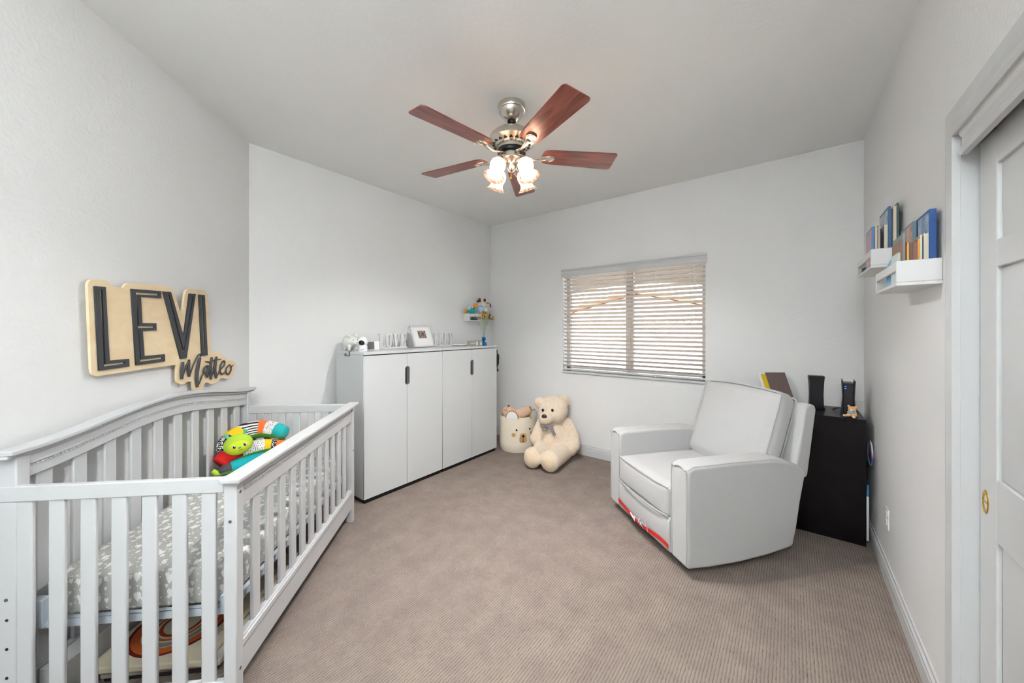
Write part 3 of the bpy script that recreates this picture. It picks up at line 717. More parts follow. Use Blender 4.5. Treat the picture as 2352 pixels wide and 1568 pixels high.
# front side
cb((crib_t0+.04, .765, .735), (crib_t1-.04, .792, .842)).build('front_rail', WP, crib, bevel=.003)
fc = cb((crib_t0-.03, .755, .848), (crib_t1+.028, .826, .866)); fc.box((crib_t0-.015, .762, .836), (crib_t1+.013, .813, .849)).build('front_cap', WP, crib, bevel=.005, seg=3)
cb((crib_t0+.04, .790, .802), (crib_t1-.04, .797, .808)).build('moulding', WP, crib, bevel=.002)
bd = MB()
for i in range(95):
    t = crib_t0+.045+(crib_t1-crib_t0-.09)*(i+.5)/95; bd.ball((t, .794, .795), .0042, 8, 5)
bd.build('beading', WP, crib)
lo = cb((crib_t0+.04, .765, .095), (crib_t1-.04, .792, .238)); lo.box((crib_t0+.04, .790, .205), (crib_t1-.04, .800, .232))
lo.build('lower_rail', WP, crib, bevel=.004)
for k in range(11):
    c = 1.322-.1039*k; cb((c-.0245, .771, .23), (c+.0245, .786, .74)).build('slat', WP, crib, bevel=.003)
# ends
for xe, yl in ((crib_t1-.021, .012), (crib_t0+.008, .085)):
    cb((xe, yl, .808), (xe+.024, .758, .862)).build('end_rail', WP, crib, bevel=.004)
    er = cb((xe, .085, .03), (xe+.022, .758, .115)); er.build('end_lower_rail', WP, crib, bevel=.004)
    for k in range(7):
        c = .1105+.0985*k; cb((xe+.004, c-.0245, .11), (xe+.018, c+.0245, .812)).build('slat', WP, crib, bevel=.004)
# hardware
for x_, y_, z_, ax_ in ((crib_t1+.001, .778, .70, 'x'), (crib_t1+.001, .06, .47, 'x'), (crib_t1-.022, .801, .80, 'y'), (crib_t1-.022, .801, .14, 'y'), (crib_t0+.02, .801, .52, 'y')):
    d = Vector((.002, 0, 0)) if ax_ == 'x' else Vector((0, .002, 0)); p = Vector((x_, y_, z_))
    MB().cyl(p-d*3, p+d*.3, .0055, 14).build('bolt', M['plastic_grey'], crib)
for z_ in (.40, .30, .20):
    MB().cyl((crib_t1-.044, .062, z_), (crib_t1+.0008, .062, z_), .005, 12).build('bolt_hole', M['hole'], crib)
# mattress support frame
fr = MB(); a0, a1, b0, b1 = crib_t0+.055, crib_t1-.055, .095, .745
fr.box((a0, b0, .322), (a0+.02, b1, .352)).box((a1-.02, b0, .322), (a1, b1, .352)).box((a0, b0, .322), (a1, b0+.02, .352)).box((a0, b1-.02, .322), (a1, b1, .352))
for i in range(9):
    x = a0+.08+i*(a1-a0-.16)/8; fr.cyl((x, b0+.01, .343), (x, b1-.01, .343), .003, 6)
fr.box((a1-.02, b0-.02, .33), (a1+.012, b0+.03, .43)); fr.box((a1-.02, b1-.03, .33), (a1+.012, b1+.01, .40))
fr.build('mattress_support', M['blue_metal'], crib, bevel=.002)
cb((crib_t1+.0005, .42, .044), (crib_t1+.002, .70, .108)).build('warning_label', M['white_fabric'], crib)
lbm = basis((0, 1, 0), (0, 0, 1), (1, 0, 0), (crib_t1+.0023, .435, .086))
shape2d('warning_text', None, .0006, lbm, M['letter'], crib, text='WARNING', size=.022)
tl = MB()
for r_ in range(3):
    y = .56 if r_ == 0 else .435
    while y < .685:
        L_ = .006+random.random()*.018; tl.box((crib_t1+.0016, y, .094-.012*r_), (crib_t1+.0026, min(.69, y+L_), .0975-.012*r_)); y += L_+.005
tl.build('label_lines', M['plastic_grey'], crib)
# mattress with fitted sheet
mt_ = thing('crib_mattress', 'crib mattress in a grey fitted sheet printed with white hearts', 'mattress', (AB.x, AB.y, 0), TH)
g = grid_cushion(1.215, .625, .150, .006, 16, .022)
o = g.build('fitted_sheet', M['hearts'], mt_, smooth=180); o.location = ((crib_t0+crib_t1)/2, .108, .354)

# infant prop pillow (caterpillar)
pil = thing('caterpillar_pillow', 'colourful stuffed caterpillar support pillow with a lime smiling face', 'toy pillow', (AB.x, AB.y, 0), TH)
def smooth_path(P, n=8): return catmull(P, n)
mats = [M['green'], M['yellow'], M['zebra'], M['orange'], M['dot_w'], M['teal'], M['dot_b'], M['red'], M['greyf'], M['teal_rib']]
def banded(bands):
    def f(u, an):
        if .50 < an < .95: return 0         # underside green
        for lim, mi in bands:
            if u <= lim: return mi
        return bands[-1][1]
    return f
top = smooth_path([(.45, .11, .625), (.41, .105, .675), (.33, .115, .702), (.25, .15, .712), (.215, .22, .712), (.215, .30, .70), (.225, .375, .672)])
n_ = len(top); rad = [.046+.014*sin(pi*min(1, i/(n_-1)*1.0)) for i in range(n_)]; rad[-1] = .022; rad[-2] = .040; rad[-3] = .050; rad[0] = .03
MB().tube(top, rad, 24, up=(0, 0, 1), matf=banded([(.20, 6), (.34, 1), (.60, 2), (.70, 3), (.83, 4), (1.1, 5)])).build('upper_roll', mats, pil, smooth=180)
mid = smooth_path([(.49, .11, .575), (.45, .13, .600), (.36, .18, .612), (.29, .25, .615), (.26, .33, .61), (.26, .42, .60)])
n_ = len(mid); rad = [.035+.018*sin(pi*min(1, i/(n_-1)+.2)) for i in range(n_)]; rad[-1] = .02
MB().tube(mid, rad, 24, up=(0, 0, 1), matf=banded([(.30, 7), (.62, 4), (.70, 1), (.78, 6), (1.1, 3)])).build('middle_roll', mats, pil, smooth=180)
low = smooth_path([(.50, .12, .530), (.485, .155, .545), (.44, .20, .548), (.36, .26, .548), (.30, .33, .548), (.26, .41, .540)])
n_ = len(low); rad = [.014+.034*sin(pi*min(1, (i/(n_-1))*.9+.05))**.6 for i in range(n_)]
MB().tube(low, rad, 24, up=(0, 0, 1), flat=.85, matf=banded([(.24, 8), (.66, 9), (1.1, 2)])).build('lower_roll', mats, pil, smooth=180)
MB().tube(smooth_path([(.52, .09, .545), (.515, .11, .527), (.505, .135, .525)]), [.012, .018, .012], 12).build('bow_tie', M['lime'], pil)
# head: build facing a local direction toward +x,+y
hp = Vector((.450, .194, .680)); fd = Vector((.86, .50, .10)).normalized(); sd = Vector((0, 0, 1)).cross(fd).normalized(); ud = fd.cross(sd).normalized()
rl = Matrix.Rotation(radians(10), 3, fd); sd = rl @ sd; ud = rl @ ud
HM = Matrix((fd, sd, ud)).transposed()
head = MB().ball(hp, (.054, .077, .064), 30, 18, HM).build('head', M['lime'], pil, smooth=180)
MB().ball(hp+fd*.014-ud*.007, (.047, .065, .051), 30, 18, HM).build('face', M['lime2'], head, smooth=180)
for s in (-1, 1):
    e = hp+fd*.055+sd*(.027*s+.006)-ud*.002
    MB().ball(e, (.006, .0105, .0125), 16, 10, HM).build('eye', M['eye_white'], head)
    MB().ball(e+fd*.002, (.006, .008, .010), 16, 10, HM).build('pupil', M['eye_black'], head)
    MB().ball(e+fd*.0065+ud*.004+sd*.002, (.002, .003, .003), 8, 6, HM).build('eye_glint', M['eye_white'], head)
    a0 = hp+ud*.052+sd*.042*s
    MB().tube([a0, a0+ud*.014+sd*.004*s, a0+ud*.028+sd*.010*s], [.008, .009, .015], 10, flat=.5, up=fd).build('antenna', M['mint'], head)
MB().ball(hp+fd*.060-ud*.013+sd*.005, (.004, .009, .005), 12, 8, HM).build('nose', M['teal'], head)
sm = [hp+fd*(.0585-.003*abs(k))+sd*(.005+.0085*k)-ud*(.030-.0018*k*k) for k in (-2, -1, 0, 1, 2)]
MB().tube(sm, .0016, 8).build('mouth', M['brown_nose'], head)

# things stored under the crib
def mat_print():
    m = mat('rainbow_play_mat', srgb(226, 214, 188), .7)
    nt, N, b = nodes(m); tc = N.new('ShaderNodeTexCoord'); mp = N.new('ShaderNodeMapping'); nt.links.new(tc.outputs['Object'], mp.inputs[0])
    mp.inputs['Location'].default_value = (-.07, .02, 0); mp.inputs['Scale'].default_value = (1, 1, 0)
    sep = N.new('ShaderNodeSeparateXYZ'); nt.links.new(mp.outputs[0], sep.inputs[0])
    x2 = mathn(nt, 'POWER', mathn(nt, 'ABSOLUTE', sep.outputs[0]), 2); y2 = mathn(nt, 'POWER', mathn(nt, 'ABSOLUTE', sep.outputs[1]), 2)
    d = mathn(nt, 'SQRT', mathn(nt, 'ADD', x2, y2))
    rp = N.new('ShaderNodeValToRGB'); rp.color_ramp.interpolation = 'CONSTANT'
    bands = [(0, (226, 214, 188)), (.30, (168, 70, 30)), (.36, (226, 214, 188)), (.40, (206, 110, 60)), (.46, (226, 214, 188)), (.50, (150, 150, 145)), (.60, (226, 214, 188)), (.62, (200, 96, 44)), (.76, (110, 24, 14)), (.82, (226, 214, 188))]
    while len(rp.color_ramp.elements) < len(bands): rp.color_ramp.elements.new(.5)
    for e, (p_, c_) in zip(rp.color_ramp.elements, bands): e.position = p_; e.color = srgb(*c_)
    nt.links.new(mathn(nt, 'MULTIPLY', d, 4.6), rp.inputs[0]); nt.links.new(rp.outputs[0], b.inputs['Base Color'])
    return m
M['rainbow'] = mat_print(); M['mat_edge'] = mat('play_mat_edge', srgb(176, 172, 160), .8); M['mat_dark'] = mat('dark_cushion', srgb(58, 54, 56), .8)
def under(name, label, cat, x0, x1, y0, y1, z0, z1, m, rot=0, bev=.006):
    c = Vector(((x0+x1)/2, (y0+y1)/2, z0)); o = B((x0-c.x, y0-c.y, 0), (x1-c.x, y1-c.y, z1-z0)).build(name, m, bevel=bev)
    W_ = AB+U*c.x+NN*c.y; o.location = (W_.x, W_.y, z0); o.rotation_euler = (0, 0, TH+rot); return prop(o, label, cat)
under('storage_cushion', 'dark folded cushion at the bottom of the pile under the crib', 'cushion', .55, 1.30, .20, .62, .0, .032, M['mat_dark'])
under('folded_play_mat', 'pale grey folded mat lying under the rainbow mat beneath the crib', 'play mat', .60, 1.32, .20, .63, .033, .060, M['mat_edge'], .03)
o = under('rainbow_play_mat', 'cream play mat printed with a rust rainbow stored beneath the crib', 'play mat', .78, 1.34, .175, .61, .061, .088, M['rainbow'], -.03)
under('storage_board', 'white painted boards stored beneath the crib beside the wall', 'board', .35, 1.40, .080, .150, .0, .16, M['mdf_white'], 0, .004)

# ------------------------------------------------------------------ cabinets
XF = -2.696; CB = -3.150
def cabinet(y0, y1, label):
    c = thing('storage_cabinet', label, 'cabinet', (XF, (y0+y1)/2, 0), 0, 'white storage cabinets along the wall')
    hw_ = (y1-y0)/2
    body = MB(); b = CB-XF
    body.box((b, -hw_, .035), (-.022, -hw_+.018, 1.200)).box((b, hw_-.018, .035), (-.022, hw_, 1.200)).box((b, -hw_, .035), (-.022, hw_, .053)).box((b, -hw_, .035), (b+.01, hw_, 1.20))
    body.box((b, -hw_, .62), (-.03, hw_, .64))
    body.build('carcass', M['cab_side'], c, bevel=.001)
    B((b, -hw_, 1.201), (.0, hw_, 1.222)).build('top', M['cab'], c, bevel=.0015)
    B((b+.02, -hw_+.012, 0), (-.004-.012, hw_-.012, .035)).build('plinth', M['black'], c)
    for s in (-1, 1):
        ya, yb = (-hw_+.001, -.0015) if s < 0 else (.0015, hw_-.001)
        # door with a half pill cut-out at the meeting edge
        zc, hr, hh = 1.0, .021, .058
        out = [(ya, .037), (yb, .037)] if s < 0 else [(ya, .037), (yb, .037)]
        arc = []
        edge = yb if s < 0 else ya
        for k in range(9):
            a = -pi/2+pi/2*k/8; arc.append((edge+s*hr*cos(a) if True else 0, zc-hh+hr*(sin(a)+0)))
        P = []
        for k in range(9):
            a = pi/2*k/8; P.append((edge+s*hr*sin(a), zc-hh-hr*cos(a)))
        for k in range(9):
            a = pi/2*k/8; P.append((edge+s*hr*cos(a), zc+hh+hr*sin(a)))
        if s < 0: poly = [(ya, .037), (yb, .037)]+P+[(yb, 1.193), (ya, 1.193)]
        else: poly = [(yb, .037), (ya, .037)]+P+[(ya, 1.193), (yb, 1.193)]
        mtx = basis((0, 1, 0), (0, 0, 1), (1, 0, 0), (-.0095, 0, 0))
        d = shape2d('door', [poly], .017, mtx, M['cab'], c)
        rim = MB().tube([(.0005, p[0], p[1]) for p in P], .0028, 8)
        rim.build('handle', M['chrome'], d, label='chrome half pill cut-out handle')
        cen = edge+s*hr*.45; P2 = [(edge+(p[0]-edge)*.97, zc+(p[1]-zc)*.99) for p in P]
        shape2d('handle_recess', [P2], .003, basis((0, 1, 0), (0, 0, 1), (1, 0, 0), (-.0065, 0, 0)), M['hole'] if s < 0 else M['plastic_grey'], d)
    return c
cabinet(1.557, 2.380, 'wide white two-door cabinet beside the crib with the piggy bank on top')
cabinet(2.384, 3.208, 'white two-door cabinet beside the basket with the number blocks on top')
# hook + bag
hk = MB().box((-2.935, 1.5545, 1.184), (-2.915, 1.5565, 1.2245)).box((-2.935, 1.5545, 1.2225), (-2.915, 1.575, 1.2245))
hk.box((-2.985, 1.546, 1.184), (-2.915, 1.5565, 1.190)).box((-2.985, 1.546, 1.184), (-2.972, 1.5565, 1.206))
prop(hk.build('over_door_hook', M['plastic_grey'], bevel=.001), 'grey metal hook over the side of the wide cabinet', 'hook')
bag = thing('hanging_bag', 'small black bag hanging on the far side of the cabinets', 'bag', (-2.715, 3.235, 1.0))
blob('pouch', [('b', (0, 0, .03), (.030, .018, .05)), ('b', (.012, 0, .08), (.022, .014, .05)), ('b', (.0, 0, .0), (.02, .015, .03)), ('b', (.01, 0, -.07), (.012, .01, .018))], M['plastic_black'], bag, .005, 3)
MB().tube([(.0, 0, .17), (.004, .0, .12), (.02, 0, .08)], .006, 8).tube([(.0, 0, -.02), (.008, 0, -.07)], .004, 8).build('strap', M['plastic_black'], bag)

# ------------------------------------------------------------------ things on the cabinets
ZT = 1.222
pig = thing('piggy_bank', 'white ceramic piggy bank with black eyes on the cabinet end', 'piggy bank', (-3.070, 1.645, ZT), radians(2))
pb = [('b', (-.005, 0, .080), (.078, .062, .059)), ('b', (.045, 0, .082), (.040, .042, .042)), ('t', [(.07, 0, .072), (.096, 0, .070)], [.024, .021])]
for sx in (-.035, .038):
    for sy in (-.030, .030): pb.append(('t', [(sx, sy, .04), (sx, sy*1.05, .012)], [.017, .0155]))
blob('body', pb, M['ceramic'], pig, .0045, 5)
for s in (-1, 1):
    MB().ball((.035, .034*s, .128), (.012, .018, .024), 16, 10, Matrix.Rotation(radians(-20*s), 3, 'X')).build('ear', M['ceramic'], pig)
    MB().ball((.081, .022*s, .094), .0042, 10, 6).build('eye', M['eye_black'], pig)
    MB().ball((.1165, .008*s, .072), (.002, .0026, .005), 10, 6).build('nostril', M['eye_black'], pig)

cm = thing('baby_monitor_camera', 'white round baby monitor camera with a black lens beside the piggy bank', 'camera', (-2.885, 1.655, ZT), radians(-32))
MB().lathe([(.0001, 0), (.037, 0), (.038, .005), (.036, .045), (.033, .055), (.0001, .057)], n=32).build('base', M['white_plastic'], cm)
hd = MB().ball((0, 0, .080), .043, 28, 18).build('head', M['white_plastic'], cm)
Ry = Matrix.Rotation(radians(82), 3, 'Y')
MB().lathe([(.034, .025), (.038, .020), (.036, .019)], (0, 0, .080), 28, Ry).build('trim_ring', M['plastic_grey'], hd)
MB().ball((.026, -.006, .074), (.022, .026, .025), 24, 14).build('lens', M['eye_black'], hd)
B((.0372, -.012, .014), (.0385, .008, .018)).build('mark', M['plastic_grey'], cm)
mon = thing('monitor_receiver', 'small white tablet receiver with a dark screen leaning beside the camera', 'monitor', (-2.985, 1.795, ZT), radians(68))
# local: screen faces -y
Rm = basis((1, 0, 0), (0, cos(radians(0)), 0), (0, .35, .94), (0, 0, 0))
B((-.068, -.007, 0), (.068, .007, .078)).build('case', M['white_plastic'], mon, bevel=.003).matrix_local = Matrix(((1, 0, 0, 0), (0, 1, .35, 0), (0, 0, .94, 0), (0, 0, 0, 1)))
B((-.062, -.0085, .006), (.024, -.0065, .074)).build('screen', M['plastic_grey'], mon).matrix_local = Matrix(((1, 0, 0, 0), (0, 1, .35, 0), (0, 0, .94, 0), (0, 0, 0, 1)))
pg = thing('cable_plug', 'small grey cable end lying behind the receiver', 'cable', (-3.06, 1.90, ZT))
MB().tube([(0, 0, .008), (.012, -.03, .006), (0, -.07, .005)], .003, 8).cyl((-.006, .0, .008), (.010, .008, .008), .007, 10).build('plug', M['plastic_grey'], pg)

# slab serif word blocks
def rect(x0, y0, x1, y1): return [(x0, y0), (x1, y0), (x1, y1), (x0, y1)]
def ell(cx, cy, rx, ry, n=28): return [(cx+rx*cos(2*pi*i/n), cy+ry*sin(2*pi*i/n)) for i in range(n)]
GL = {   # unit height 1, width given
 'L': (.50, [[(0, 0), (.46, 0), (.50, .26), (.44, .26), (.40, .08), (.28, .08), (.28, .92), (.36, .92), (.36, 1), (0, 1), (0, .92), (.07, .92), (.07, .08), (0, .08)]]),
 'O': (.50, [ell(.25, .5, .25, .51), ell(.25, .5, .075, .41)]),
 'V': (.54, [[(.20, 0), (.32, 0), (.47, .92), (.54, .92), (.54, 1), (.32, 1), (.32, .92), (.39, .92), (.31, .32), (.22, .92), (.29, .92), (.29, 1), (0, 1), (0, .92), (.05, .92)]]),
 'E': (.50, [[(0, 0), (.48, 0), (.50, .28), (.44, .28), (.38, .08), (.27, .08), (.27, .47), (.36, .47), (.38, .36), (.43, .36), (.43, .66), (.38, .66), (.36, .55), (.27, .55), (.27, .92), (.38, .92), (.43, .74), (.49, .74), (.47, 1), (0, 1), (0, .92), (.06, .92), (.06, .08), (0, .08)]]),
 'B': (.50, [[(0, 0), (.34, 0), (.46, .06), (.50, .18), (.50, .36), (.46, .47), (.40, .52), (.46, .58), (.49, .68), (.49, .84), (.45, .94), (.34, 1), (0, 1), (0, .92), (.06, .92), (.06, .08), (0, .08)], rect(.25, .09, .31, .47), rect(.25, .56, .31, .91)]),
 'A': (.54, [[(0, 0), (.22, 0), (.22, .08), (.15, .08), (.175, .25), (.32, .25), (.34, .08), (.28, .08), (.28, 0), (.54, 0), (.54, .08), (.49, .08), (.36, 1), (.22, 1), (.06, .08), (0, .08)], [(.19, .33), (.25, .76), (.31, .33)]]),
 'Y': (.52, [[(.13, 0), (.41, 0), (.41, .08), (.365, .08), (.365, .40), (.47, .92), (.52, .92), (.52, 1), (.32, 1), (.32, .92), (.38, .92), (.30, .55), (.22, .92), (.28, .92), (.28, 1), (0, 1), (0, .92), (.05, .92), (.165, .40), (.165, .08), (.13, .08)]])}
def word(w_, label, y0, y1, x, h_=.132):
    c = thing('word_sign', label, 'word decoration', (x, (y0+y1)/2, ZT), 0, 'white word signs on the cabinets')
    tot = sum(GL[ch][0] for ch in w_)+.10*(len(w_)-1); W_ = (y1-y0)-.012
    B((-.022, -(y1-y0)/2, 0), (.022, (y1-y0)/2, .014)).build('base', M['mdf_white'], c, bevel=.002)
    k = W_/tot; y = -W_/2
    for ch in w_:
        mtx = basis((0, 1, 0), (0, 0, 1), (1, 0, 0), (0, y, .0135)) @ Matrix.Diagonal((k, h_, 1, 1))
        shape2d('letter', GL[ch][1], .018, mtx, M['mdf_white'], c); y += (GL[ch][0]+.10)*k
word('LOVE', 'white freestanding wooden letters spelling LOVE on a base', 1.91, 2.225, -3.065)
word('BABY', 'white freestanding wooden letters spelling BABY on a base', 2.585, 2.875, -3.075)
ff = thing('photo_frame', 'white leaning photo frame with a dark scan picture between the words', 'picture frame', (-2.985, 2.405, ZT+.0072), 0)
Rf = Matrix.Rotation(radians(-24), 4, 'Y')
def fp_(name, a, b, m, par, bev=0):
    o = B(a, b).build(name, m, par, bevel=bev); o.matrix_local = Rf; return o
w_ = .125; hh = .235
fr = MB().box((-.016, -w_, 0), (0, -w_+.016, hh)).box((-.016, w_-.016, 0), (0, w_, hh)).box((-.016, -w_, 0), (0, w_, .016)).box((-.016, -w_, hh-.016), (0, w_, hh)).build('frame', M['mdf_white'], ff, bevel=.002); fr.matrix_local = Rf
fp_('mount', (-.012, -w_+.012, .012), (-.006, w_-.012, hh-.012), M['white_fabric'], ff)
def scanm():
    m = mat('scan_print', srgb(60, 46, 40), .3, var=(34, srgb(176, 158, 144))); return m
fp_('picture', (-.007, -.045, .098), (-.0045, .055, .182), scanm(), ff)
st = MB().box((-.12, -.02, 0), (-.112, .02, .16)).build('easel_leg', M['mdf_white'], ff); st.matrix_local = Matrix.Translation((0, 0, 0)) @ Matrix.Rotation(radians(10), 4, 'Y')
# flat box / notebook behind the number blocks
nb = thing('notebook_stack', 'white notebook with a dark edge lying behind the number blocks', 'notebook', (-2.975, 2.93, ZT), radians(4))
B((-.075, -.09, 0), (.075, .06, .006)).build('cover', M['plastic_grey'], nb); B((-.073, -.088, .006), (.073, .058, .022)).build('pages', M['white_fabric'], nb, bevel=.002)
# number blocks
for i, (tx, lab) in enumerate((('MONTHS', 'grey milestone block reading MONTHS'), ('0', 'grey milestone block showing a zero, between two others'), ('6', 'grey milestone block showing a six, next to the foil spray'))):
    y = 2.886+i*.0655
    b = thing('milestone_block', lab+' on the cabinet top', 'block', (-2.80, y, ZT), 0, 'grey milestone blocks on the cabinet')
    B((-.031, -.031, 0), (.031, .031, .062)).build('cube', M['grey_board'], b, bevel=.0015)
    if i == 0: mtx = basis((0, 1, 0), (0, 0, 1), (1, 0, 0), (.0315, 0, .0255)); shape2d('lettering', None, .001, mtx, M['eye_white'], b, text=tx, size=.0150, align='CENTER')
    else: mtx = basis((0, 1.0, 0), (0, 0, 1.0), (1, 0, 0), (.0315, 0, .0095)); shape2d('lettering', None, .001, mtx @ Matrix.Diagonal((.95, 1, 1, 1)), M['eye_white'], b, text=tx, size=.062, align='CENTER', bevel=.0006)
# foil centrepiece
fo = thing('foil_centrepiece', 'blue and gold foil spray centrepiece with a pale blue ball on the cabinet', 'decoration', (-2.805, 3.105, ZT))
MB().lathe([(.0001, 0), (.030, 0), (.036, .012), (.034, .030), (.022, .040), (.012, .044), (.0001, .046)], n=14, wav=.0).build('weight', M['foil_blue'], fo, smooth=10)
q = MB()
for i in range(16):
    a = 2*pi*i/16; r0, r1 = .008, .018+.012*random.random(); z1 = .065+.05*random.random()
    V = [(r0*cos(a-.3), r0*sin(a-.3), .036), (r0*cos(a+.3), r0*sin(a+.3), .036), (r1*cos(a+.15), r1*sin(a+.15), z1), (r1*.8*cos(a-.2), r1*.8*sin(a-.2), z1*.9)]
    q.add(V+[(x*.9, y_*.9, z+.001) for x, y_, z in V], [(0, 1, 2, 3), (7, 6, 5, 4), (0, 1, 5, 4), (1, 2, 6, 5), (2, 3, 7, 6), (3, 0, 4, 7)])
q.build('foil_wrap', M['foil_blue'], fo, smooth=10)
blue = MB(); gold = MB()
for i in range(26):
    a = random.random()*2*pi; sp_ = .03+.09*random.random(); zt = .26+.16*random.random(); ph = random.random()*6
    P = []
    for k in range(15):
        t = k/14; P.append((cos(a)*sp_*t**1.6+.004*t*sin(ph+t*22), sin(a)*sp_*t**1.6+.004*t*cos(ph+t*22), .05+zt*t*(1-.15*t*t)))
    (blue if i % 2 else gold).tube(P, .0010, 5)
for i in range(90):
    a = random.random()*2*pi; t = .35+.65*random.random(); r_ = (.01+.09*random.random())*t; zt = .06+.36*t
    (gold if random.random() < .6 else blue).ball((r_*cos(a), r_*sin(a), zt), (.0038, .002, .0034), 6, 4)
blue.build('blue_spray', mat('blue_spray', srgb(60, 170, 210), .3, .4), fo); gold.build('gold_spray', M['foil_gold'], fo)
st_ = MB().tube([(0, 0, .05), (-.02, -.005, .25), (-.036, -.012, .40)], .0022, 8).build('ball_stick', M['white_plastic'], fo)
MB().ball((-.040, -.012, .430), .037, 24, 16).build('ball', M['balloon'], fo)

# ------------------------------------------------------------------ small ledge shelves (bottom, ends, front bar)
def ledge(name, label, loc, rotz, L=.42, dp=.115, hh=.093):
    """local: x along the wall, y out from the wall"""
    s = thing(name, label, 'shelf', loc, rotz, 'white ledge shelves')
    B((0, 0, 0), (L, dp, .012)).build('base', M['mdf_white'], s, bevel=.001)
    B((.012, 0, .012), (L-.012, .010, hh)).build('back_panel', M['mdf_white'], s)
    for x in (0, L-.012): B((x, 0, .0121), (x+.012, dp, hh)).build('end_panel', M['mdf_white'], s, bevel=.003)
    B((.0125, dp-.009, hh-.036), (L-.0125, dp, hh-.002)).build('front_bar', M['mdf_white'], s, bevel=.002)
    return s
ledge('wall_shelf', 'white ledge shelf of books on the right wall nearest the closet', (XD, 1.960, 1.571), radians(90), .42)
ledge('wall_shelf', 'white ledge shelf of books on the right wall nearer the corner', (XD, 2.507, 1.712), radians(90), .44)
# left wall shelf: y out = +X, x along = -Y
ledge('wall_shelf', 'white ledge shelf of plush toys on the left wall above the cabinets', (XB, 3.575, 1.512), radians(-90), .405)

def make_book(label, x0, x1, y0, y1, z0, h_, col, group, spine='far', extra=None, cat='book'):
    """stands parallel to the right wall; covers face -X / +X, one narrow side faces -Y"""
    t = thing('book', label, cat, ((x0+x1)/2, y0, z0), 0, group)
    w2 = (x1-x0)/2; L = y1-y0; cv = MB(); c_ = min(.0025, w2*.3)
    if spine == 'near': up_ = [(-w2, 0), (w2, 0), (w2, L), (w2-c_, L), (w2-c_, c_), (-w2+c_, c_), (-w2+c_, L), (-w2, L)]
    else: up_ = [(-w2, 0), (-w2+c_, 0), (-w2+c_, L-c_), (w2-c_, L-c_), (w2-c_, 0), (w2, 0), (w2, L), (-w2, L)]
    cv.prism(up_, 0, h_, 'xy')
    cv.build('cover', book(col), t)
    B((-w2+c_, c_+.001 if spine == 'near' else .003, .003), (w2-c_, L-.004, h_-.003)).build('pages', M['pages'], t)
    if extra: extra(t, w2, L, h_)
    return t
def pic(cols):
    def f(t, w2, L, h_):
        MB().box((-w2-.0008, L*.06, h_*.04), (-w2, L*.96, h_*.96)).build('cover_art', mat('art', srgb(*cols[0]), .4, var=(22, srgb(*cols[1]))), t)
    return f
gF = 'picture books on the shelf nearer the corner'; zf = 1.7245
FB = [('blue picture book with a pale cover, front left of the corner shelf', .3235, .3320, 2.525, 2.70, .195, (30, 110, 170), 'near', pic([(150, 170, 190), (220, 120, 130)])),
 ('thin board book with tan page edges behind the pale blue book', .3325, .3440, 2.525, 2.66, .195, (120, 100, 84), 'far', None),
 ('slim cream book beside the tan board book', .3445, .3520, 2.525, 2.66, .20, (70, 84, 110), 'far', None),
 ('navy book with a yellow moon on its cover', .3540, .3600, 2.56, 2.74, .185, (22, 34, 84), 'near', 'moon'),
 ('white page-edged book between the moon book and the tall blue one', .3660, .3780, 2.525, 2.69, .20, (206, 200, 188), 'far', None),
 ('tall bright blue book on the corner shelf', .3800, .3890, 2.525, 2.74, .285, (0, 84, 138), 'near', pic([(120, 140, 160), (190, 200, 210)])),
 ('tall dark navy book beside the tall bright blue one', .3895, .3960, 2.525, 2.74, .27, (28, 34, 52), 'near', None),
 ('tall cream-paged hardback near the wall on the corner shelf', .3965, .4080, 2.525, 2.73, .285, (196, 190, 170), 'far', None),
 ('tall dark green book against the wall on the corner shelf', .4085, .4170, 2.525, 2.74, .295, (36, 66, 66), 'near', None)]
for lab, x0, x1, y0, y1, h_, c_, sp_, ex in FB:
    if ex == 'moon':
        def ex(t, w2, L, h_):
            MB().prism(ell(L*.42, h_*.58, .028, .032, 24), -w2-.001, -w2, 'yz').build('cover_motif', M['yellow'], t)
    make_book(lab, x0, x1, y0, y1, zf, h_, c_, gF, sp_, ex)
gN = 'picture books on the shelf nearest the closet'; zn = 1.5835
